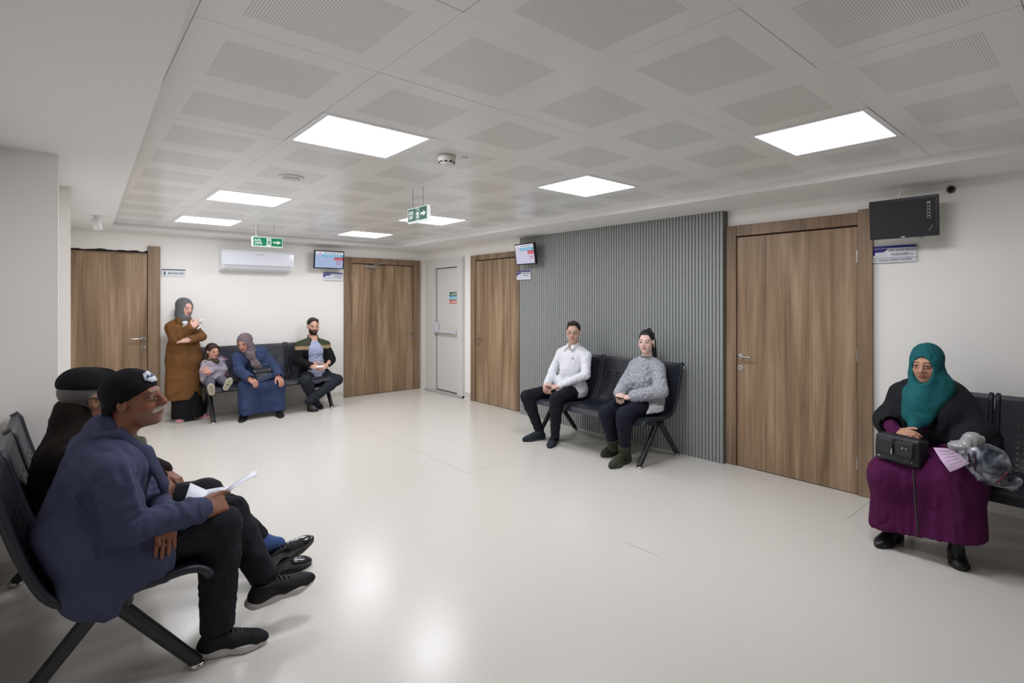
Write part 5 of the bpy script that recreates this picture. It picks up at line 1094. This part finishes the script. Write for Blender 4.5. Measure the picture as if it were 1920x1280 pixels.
# --- young woman in the speckled sweater
def woman_sweater():
    J = dict(sr=jx(1191, 688, 4.20), sl=jx(1234, 692, 4.17), neck=jx(1214, 673, 4.18), er=jx(1174, 718, 4.08), el=jx(1239, 733, 4.05), wr=jx(1161, 739, 3.84), wl=jx(1184, 744, 3.87), hr=V(4.15, 3.34, .525), hl=V(4.15, 3.15, .525),
             kr=jx(1138, 773, 3.73), kl=jx(1171, 778, 3.71), ar=jx(1149, 826, 3.82), al=jx(1171, 836, 3.79), tr=jx(1135, 846, 3.64), tl=jx(1150, 862, 3.64))
    J['mid'] = V(4.17, 3.23, .75)
    h = Head(jx(1212, 640, 4.12), (-.93, -.36, .0), (0, 0, 1), .95)
    P = Person('seated person in grey speckled knit sweater and olive boots', (4.0, 3.22, 0), J, h, (226, 184, 168), .95, .008, .0032)
    hr = hand(J['wr'], V(-.5, -.45, -.1), V(.1, .3, 1), 1, .92, (.55, .6, .65, .7)); hl = hand(J['wl'], V(-.5, .6, -.1), V(-.2, -.2, 1), -1, .92, (.55, .6, .65, .7))
    P.body([hr, hl], headkw=dict(jaw=.86, nose=.85), paint_=lambda p: h.paint(p, (238, 202, 188), (60, 42, 38), lip=(172, 88, 86), hair=(34, 28, 28), hairline=.070, blush=.2), neck=.046)
    o = P.o
    kn = mat('speckled_knit', rgb(150, 153, 162), .95, spec=.15); t = NT(kn); oc = t.n('ShaderNodeTexCoord').outputs['Object']
    n1 = t.n('ShaderNodeTexNoise', i_Scale=150.0, i_Detail=4.0, i_Roughness=.75); t.l(oc, n1.inputs['Vector']); t.l(t.ramp(n1.outputs[0], [(.40, rgb(58, 62, 72)), (.48, rgb(150, 153, 164)), (.56, rgb(214, 216, 224))]), t.b.inputs['Base Color']); t.bump(n1.outputs[0], .7, .006)
    ch = (J['sr']+J['sl'])/2
    p = P.torso(.032, .010, .05, .010)+P.arm('r', .034, .03, .014, .003, (.050, .052, .040))+P.arm('l', .034, .03, .014, .003, (.050, .052, .040))+[RC(V(4.13, 3.33, .58), V(4.13, 3.13, .57), .135, None, .05), RC(J['neck']+V(0, 0, -.02), J['neck']+V(0, 0, .005), .075, .066, .02), RC(J['neck'], J['neck']+V(0, 0, .1), .050, .056, .006, 's'), HS(V(4.1, 3.2, .50), (0, 0, -1), .01), RC(ch+V(-.13, .04, -.11), ch+V(-.12, -.06, -.11), .06, None, .05)]
    sdf('sweater', p, *bounds(keys(J, 'sr', 'sl', 'er', 'el', 'wr', 'wl', 'hr', 'hl'), .16), .0075, kn, o, disp=folds(71, .006, 60.0))
    nk = J['neck']; ring(o, [nk+V(.062*math.cos(a), .062*math.sin(a), .004-.022*math.cos(a+math.pi)*-1) for a in np.linspace(0, 2*math.pi, 25)[:-1]], .012, cloth('grey_rib', rgb(120, 124, 132), rgb(90, 94, 102), 300.0), 'neck_rib', 8, True)
    wt = cloth('white_cotton', rgb(244, 245, 250), rgb(226, 228, 236), 260.0, .8, .2)
    def cuff(e): d = nrm(J['w'+e]-J['e'+e]); return RC(J['w'+e]-d*.045, J['w'+e]-d*.004, .044, .038, .01)
    for e in 'rl': sdf('shirt_cuff', [cuff(e), cuff_cut(J, e, .03)], *bounds([J['w'+e]], .09), .006, wt, o)
    sdf('shirt_hem', [RC(V(4.13, 3.32, .515), V(4.12, 3.13, .50), .135, .135, .05), RC(V(4.06, 3.10, .50), V(3.98, 3.06, .47), .07, .03, .05), HS(V(4.1, 3.2, .455), (0, 0, -1), .01)], V(3.85, 2.93, .44), V(4.32, 3.55, .7), .008, wt, o, disp=folds(72, .004, 70.0))
    trousers(P, cloth('dark_jeans', rgb(30, 33, 48), rgb(22, 24, 36), 300.0), .014, .0, .002, 73, .004, .0085, (.088, .066, .058, .042))
    bt = cloth('olive_suede', rgb(66, 70, 54), rgb(50, 53, 41), 250.0); bs = mat('olive_sole', rgb(58, 61, 47), .8)
    for a, b in ((onz(1181, 864, 0), onz(1142, 880, 0)), (onz(1163, 847, 0), onz(1127, 858, 0))):
        s_ = shoe(o, a, b, (0, 0, 1), bt, bs, .052, .11, .036, .006, mat('olive_lace', rgb(48, 50, 40), .8), 'heel')
    for e in 'lr':
        d = nrm(J['k'+e]-J['a'+e]); sdf('boot_shaft', [RC(J['a'+e]-d*.06, J['a'+e]+d*.005, .056, .060, .02), RC(J['a'+e]+d*.0, J['a'+e]+d*.008, .063, .063, .01), HS(J['a'+e]+d*.018, d, .004)], *bounds([J['a'+e]], .14), .007, bt, o, disp=folds(74, .003, 80.0))
    p = [h.el((0, -.022, .040), (.081, .100, .086)), h.rc((0, -.085, .075), (0, -.10, .115), .026, .022, .02), h.rc((0, -.10, .02), (.0, -.105, -.10), .055, .035, .04), h.rc((.03, -.09, -.02), (.045, -.085, -.14), .042, .030, .03), h.rc((-.03, -.09, -.02), (-.055, -.085, -.15), .046, .032, .03), h.el((0, .088, .018), (.063, .056, .064), .012, 's'), h.el((0, .03, -.055), (.2, .075, .058), .02, 's')]
    sdf('hair', p, *bounds([h.w(x, y, z) for x in (-.1, .1) for y in (-.17, .11) for z in (-.17, .15)], .01), .005, M_hairc, o, disp=folds(75, .002, 130.0), col=lambda q: np.tile(lrgb(32, 27, 28), (len(q), 1)))
    for e in (-1, 1): ring(o, [h.w(e*.082, .002, -.034), h.w(e*.086, .006, -.046), h.w(e*.083, .006, -.060)], .0035, mat('pearl_earring', rgb(215, 205, 190), .25, metal=.5), 'earring')
    ph = thing('smartphone', 'dark phone held by the person in the speckled sweater', 'phone', tuple(jx(1160, 745, 3.78)))
    ob = MB().box((-.07, -.035, -.004), (.07, .035, .004), .002).build('case', mat('phone_dark', rgb(60, 45, 42), .3), ph); ob.rotation_euler = (.2, .15, .9)
woman_sweater()
# --- woman with the teal headscarf, black cape coat and purple dress at the right
def woman_teal():
    J = dict(sr=jx(1694, 742, 4.20), sl=jx(1790, 748, 4.18), neck=jx(1742, 724, 4.18), er=jx(1664, 788, 4.06), wr=jx(1681, 813, 3.86), el=jx(1826, 812, 4.06), wl=jx(1812, 846, 3.86), hr=V(4.20, .95, .525), hl=V(4.20, .70, .525),
             kr=jx(1672, 893, 3.76), kl=jx(1800, 898, 3.74), ar=jx(1672, 1000, 3.80), al=jx(1795, 1036, 3.74), tr=jx(1655, 1020, 3.62), tl=jx(1797, 1058, 3.60))
    J['mid'] = V(4.16, .82, .76)
    h = Head(jx(1737, 681, 4.06), (-.975, .06, -.10), (0, 0, 1), 1.03)
    P = Person('seated person in teal headscarf, black cape and long purple dress', (4.0, .82, 0), J, h, (196, 144, 118), 1.08, .0095, .0034)
    hr = hand(J['wr'], jx(1702, 814, 3.80)-J['wr'], V(-.6, .2, .8), 1, 1.0, (.5, .55, .6, .6), (.7, .5, -.1)); hl = hand(J['wl'], V(-.6, .3, -.2), V(-.2, 0, 1), -1, 1.0, (.6, .6, .65, .7))
    P.body([hr, hl], lambda p: h.paint(p, (204, 154, 128), (95, 75, 62), lip=(165, 100, 92), age=.7, closed=.15), ears=False, headkw=dict(jaw=1.15, cheek=1.1))
    o = P.o
    pu = cloth('plum_dress', rgb(88, 22, 74), rgb(66, 16, 56), 260.0, .9, .2)
    kr, kl = J['kr'], J['kl']; fr = onz(1642, 1000, .14); c0 = V(3.70, 1.0, .13); c1 = V(3.68, .60, .13)
    p = [RC(J['hr'], kr, .15, .115, .06), RC(J['hl'], kl, .15, .115, .06), RC(kr, kl, .11, .11, .08), RC(kr, c0+V(.06, -.02, 0), .115, .125, .06), RC(kl, c1+V(.06, .02, 0), .115, .125, .06), RC((kr+kl)/2+V(.05, 0, 0), (c0+c1)/2+V(.08, 0, 0), .11, .13, .1), HS(V(3.7, .8, .135), V(.05, -.14, -1), .006), RC(J['mid'], J['mid']+V(0, 0, -.2), .17, .18, .06), RC(J['er'], J['wr'], .050, .044, .03, wr=.003)]
    sdf('dress', p, *bounds([J['hr'], J['hl'], kr, kl, c0, c1, J['er'], J['mid']], .18), .0085, pu, o, disp=folds(81, .008, 36.0, (1.2, 1.2, .15)))
    zp = [jx(1713, 880, 3.60), jx(1716, 930, 3.57), jx(1720, 975, 3.56), jx(1722, 1000, 3.555)]; ring(o, zp, .007, mat('zip_dark', rgb(40, 28, 40), .5), 'zip')
    bk = cloth('black_cape', rgb(34, 37, 42), rgb(25, 27, 31), 260.0, .9, .25)
    p = P.torso(.042, .04, .07, .02)+P.arm('l', .050, .06, .014, .004, (.056, .060, .050))+[RC(J['sr'], J['er'], .078, .080, .05, wr=.003), RC(J['er'], J['er']+(J['wr']-J['er'])*.35, .08, .075, .05), RC(V(4.12, 1.02, .62), V(4.0, 1.08, .44), .11, .06, .06), RC(V(4.1, .60, .64), V(3.95, .56, .52), .13, .10, .06), RC(V(3.98, .64, .66), V(3.86, .70, .585), .08, .035, .05),
         RC(J['neck']+V(-.20, .02, -.12), V(3.78, .90, .60), .10, .13, .03, 's'), RC(J['er']+(J['wr']-J['er'])*.45, J['wr'], .062, .06, .01, 's'), RC(J['neck'], J['neck']+V(-.02, 0, .12), .085, .095, .02, 's')]
    sdf('cape_coat', p, *bounds(keys(J, 'sr', 'sl', 'er', 'el', 'wl', 'hr', 'hl')+[V(3.85, .5, .45)], .15), .0085, bk, o, disp=folds(82, .007, 45.0))
    sh = mat('black_leather', rgb(24, 24, 27), .4)
    shoe(o, onz(1688, 1008, 0), onz(1643, 1028, 0), (0, 0, 1), sh, M_blacksole, .048, .075, .022, .006); shoe(o, onz(1790, 1046, 0), onz(1803, 1070, 0), (0, 0, 1), sh, M_blacksole, .048, .075, .022, .006)
    tl = cloth('teal_scarf', rgb(34, 110, 114), rgb(22, 78, 84), 160.0, .9, .3)
    dr = [RC(h.w(0, .04, -.12), jx(1722, 760, 3.96), .085, .075, .05), RC(jx(1722, 745, 4.0), jx(1712, 806, 3.885), .080, .028, .04, flat=(V(1, 0, 0), 1.8)), RC(jx(1752, 735, 4.05), jx(1732, 785, 3.92), .085, .05, .05, flat=(V(1, 0, 0), 1.5)), RC(jx(1768, 725, 4.08), jx(1755, 752, 4.02), .07, .05, .05), RC(jx(1706, 735, 4.05), jx(1702, 780, 3.93), .045, .035, .04, flat=(V(1, 0, 0), 1.5)), h.rc((.02, -.10, -.05), (-.02, -.13, -.09), .035, .022, .04)]
    hijab(P, 'headscarf', tl, (.10, .13), (.058, .074, .085), -.026, dr, None, 83, .0035, [jx(1700, 820, 3.85), jx(1806, 745, 4.25), jx(1780, 760, 3.9)], .0055, [RC(jx(1714, 760, 3.84), jx(1716, 800, 3.80), .012, .010, .02, 's')], (.092, .110, .098))
    # handbag on her lap
    c = jx(1690, 842, 3.72); bg = thing('handbag', 'black leather handbag with zip pockets on the purple lap', 'handbag', tuple(c-V(0, 0, .08)))
    lt = mat('bag_leather', rgb(28, 28, 34), .42, spec=.5); t = NT(lt); nz = t.n('ShaderNodeTexNoise', i_Scale=300.0); t.bump(nz.outputs[0], .2, .002)
    fw = nrm(V(-1, .25, .12)); sd_ = nrm(np.cross(V(0, 0, 1), fw)); R = np.stack([sd_, fw, np.cross(sd_, fw)], 1)
    b = sdf('bag_body', [RB(c, (.135, .06, .085), R, .028, .02), RB(c+fw*.045-V(0, 0, .02), (.10, .03, .055), R, .02, .02)], c-.2, c+.2, .006, lt, bg, disp=folds(84, .003, 60.0))
    at = lambda x, y, z: c+R@V(x, y, z)
    sdf('front_pocket', [RB(at(.055, .078, -.012), (.052, .006, .045), R, .005)], c-.2, c+.2, .005, lt, bg); sdf('front_pocket', [RB(at(-.055, .078, -.012), (.048, .006, .045), R, .005)], c-.2, c+.2, .005, lt, bg)
    mt = mat('zip_silver', rgb(200, 200, 205), .25, metal=1.0)
    ring(bg, [at(-.10, .066, .055), at(0, .070, .058), at(.10, .066, .055)], .003, mt, 'top_zip', 6); ring(bg, [at(-.010, .088, .028), at(-.008, .092, -.005)], .006, mt, 'zip_pull', 6)
    for x in (.050, .072): ring(bg, [at(x, .085, -.02), at(x, .090, -.02)], .006, mt, 'stud', 8)
    ring(bg, [at(.09, 0, .08), at(.05, .01, .14), at(-.03, .0, .17), at(-.11, -.02, .10)], .010, lt, 'strap')
    # pink papers and the plastic carrier bag
    pp = thing('pink_papers', 'pink printed papers held over the purple lap', 'paper', tuple(jx(1785, 855, 3.70))); pm = mat('pink_paper', rgb(206, 180, 205), .7)
    q = lambda u, v, x: jx(u, v, x-.075)
    sheet(pp, [[q(1750, 839, 3.72), q(1772, 840, 3.75), q(1792, 842, 3.78)], [q(1764, 862, 3.66), q(1784, 862, 3.68), q(1806, 857, 3.70)], [q(1781, 885, 3.61), q(1798, 878, 3.63), q(1818, 868, 3.64)]], .002, pm, 'sheet'); sheet(pp, [[q(1778, 838, 3.76), q(1790, 828, 3.80)], [q(1790, 850, 3.72), q(1806, 840, 3.78)]], .002, pm, 'sheet')
    ink = mat('print_pink', rgb(150, 125, 160), .7)
    for k in range(5): f = .12+.17*k; a = q(1752, 841, 3.714)*(1-f)+q(1783, 882, 3.612)*f+V(-.006, 0, .004); b2 = q(1788, 843, 3.768)*(1-f)+q(1816, 867, 3.636)*f+V(-.006, 0, .004); sheet(pp, [[a+(b2-a)*.12, a+(b2-a)*.8], [a+(b2-a)*.12+V(0, 0, -.003), a+(b2-a)*.8+V(0, 0, -.003)]], .0005, ink, 'print_line')
    cb = q(1850, 872, 3.76); pl = thing('carrier_bag', 'knotted grey plastic carrier bag leaning on the seat beside the purple dress', 'bag', tuple(cb-V(0, 0, .1)))
    pm = mat('grey_plastic_film', rgb(100, 102, 110), .22, spec=.6); t = NT(pm); oc = t.n('ShaderNodeTexCoord').outputs['Object']; nz = t.n('ShaderNodeTexNoise', i_Scale=7.0, i_Detail=3.0, i_Distortion=1.5); t.l(oc, nz.inputs['Vector'])
    t.l(t.ramp(nz.outputs[0], [(.36, rgb(38, 42, 55)), (.47, rgb(96, 100, 112)), (.56, rgb(170, 172, 178)), (.66, rgb(60, 84, 100))]), t.b.inputs['Base Color'])
    a, b2, e = q(1812, 842, 3.76), q(1850, 870, 3.80), q(1898, 908, 3.82)
    sdf('bag_body', [RC(a, b2, .045, .105, .05), RC(b2, e, .105, .035, .05), RC(e, e+V(.0, -.03, .03), .03, .02, .02)], *bounds([a, b2, e], .15), .0065, pm, pl, disp=folds(85, .009, 60.0))
    sdf('bag_neck', [RC(a, q(1822, 826, 3.78), .030, .05, .02), EL(q(1800, 835, 3.76), (.05, .06, .022), None, .02), RC(q(1788, 838, 3.76), q(1835, 826, 3.80), .02, .03, .03)], *bounds([a], .16), .006, mat('grey_film_light', rgb(165, 165, 166), .25, spec=.6), pl, disp=folds(86, .009, 90.0))
    ring(pl, [q(1815, 850, 3.70), q(1818, 862, 3.69), q(1817, 876, 3.69)], .006, mat('tie_dark', rgb(50, 30, 40), .6), 'tie'); ring(pl, [q(1826, 850, 3.70), q(1829, 864, 3.69), q(1828, 882, 3.70)], .005, mat('tie_dark', rgb(50, 30, 40), .6), 'tie')
    ring(pl, [q(1890, 884, 3.74), q(1878, 896, 3.72), q(1866, 906, 3.73)], .006, mat('stripe_red', rgb(110, 40, 60), .5), 'print_stripe')
woman_teal()
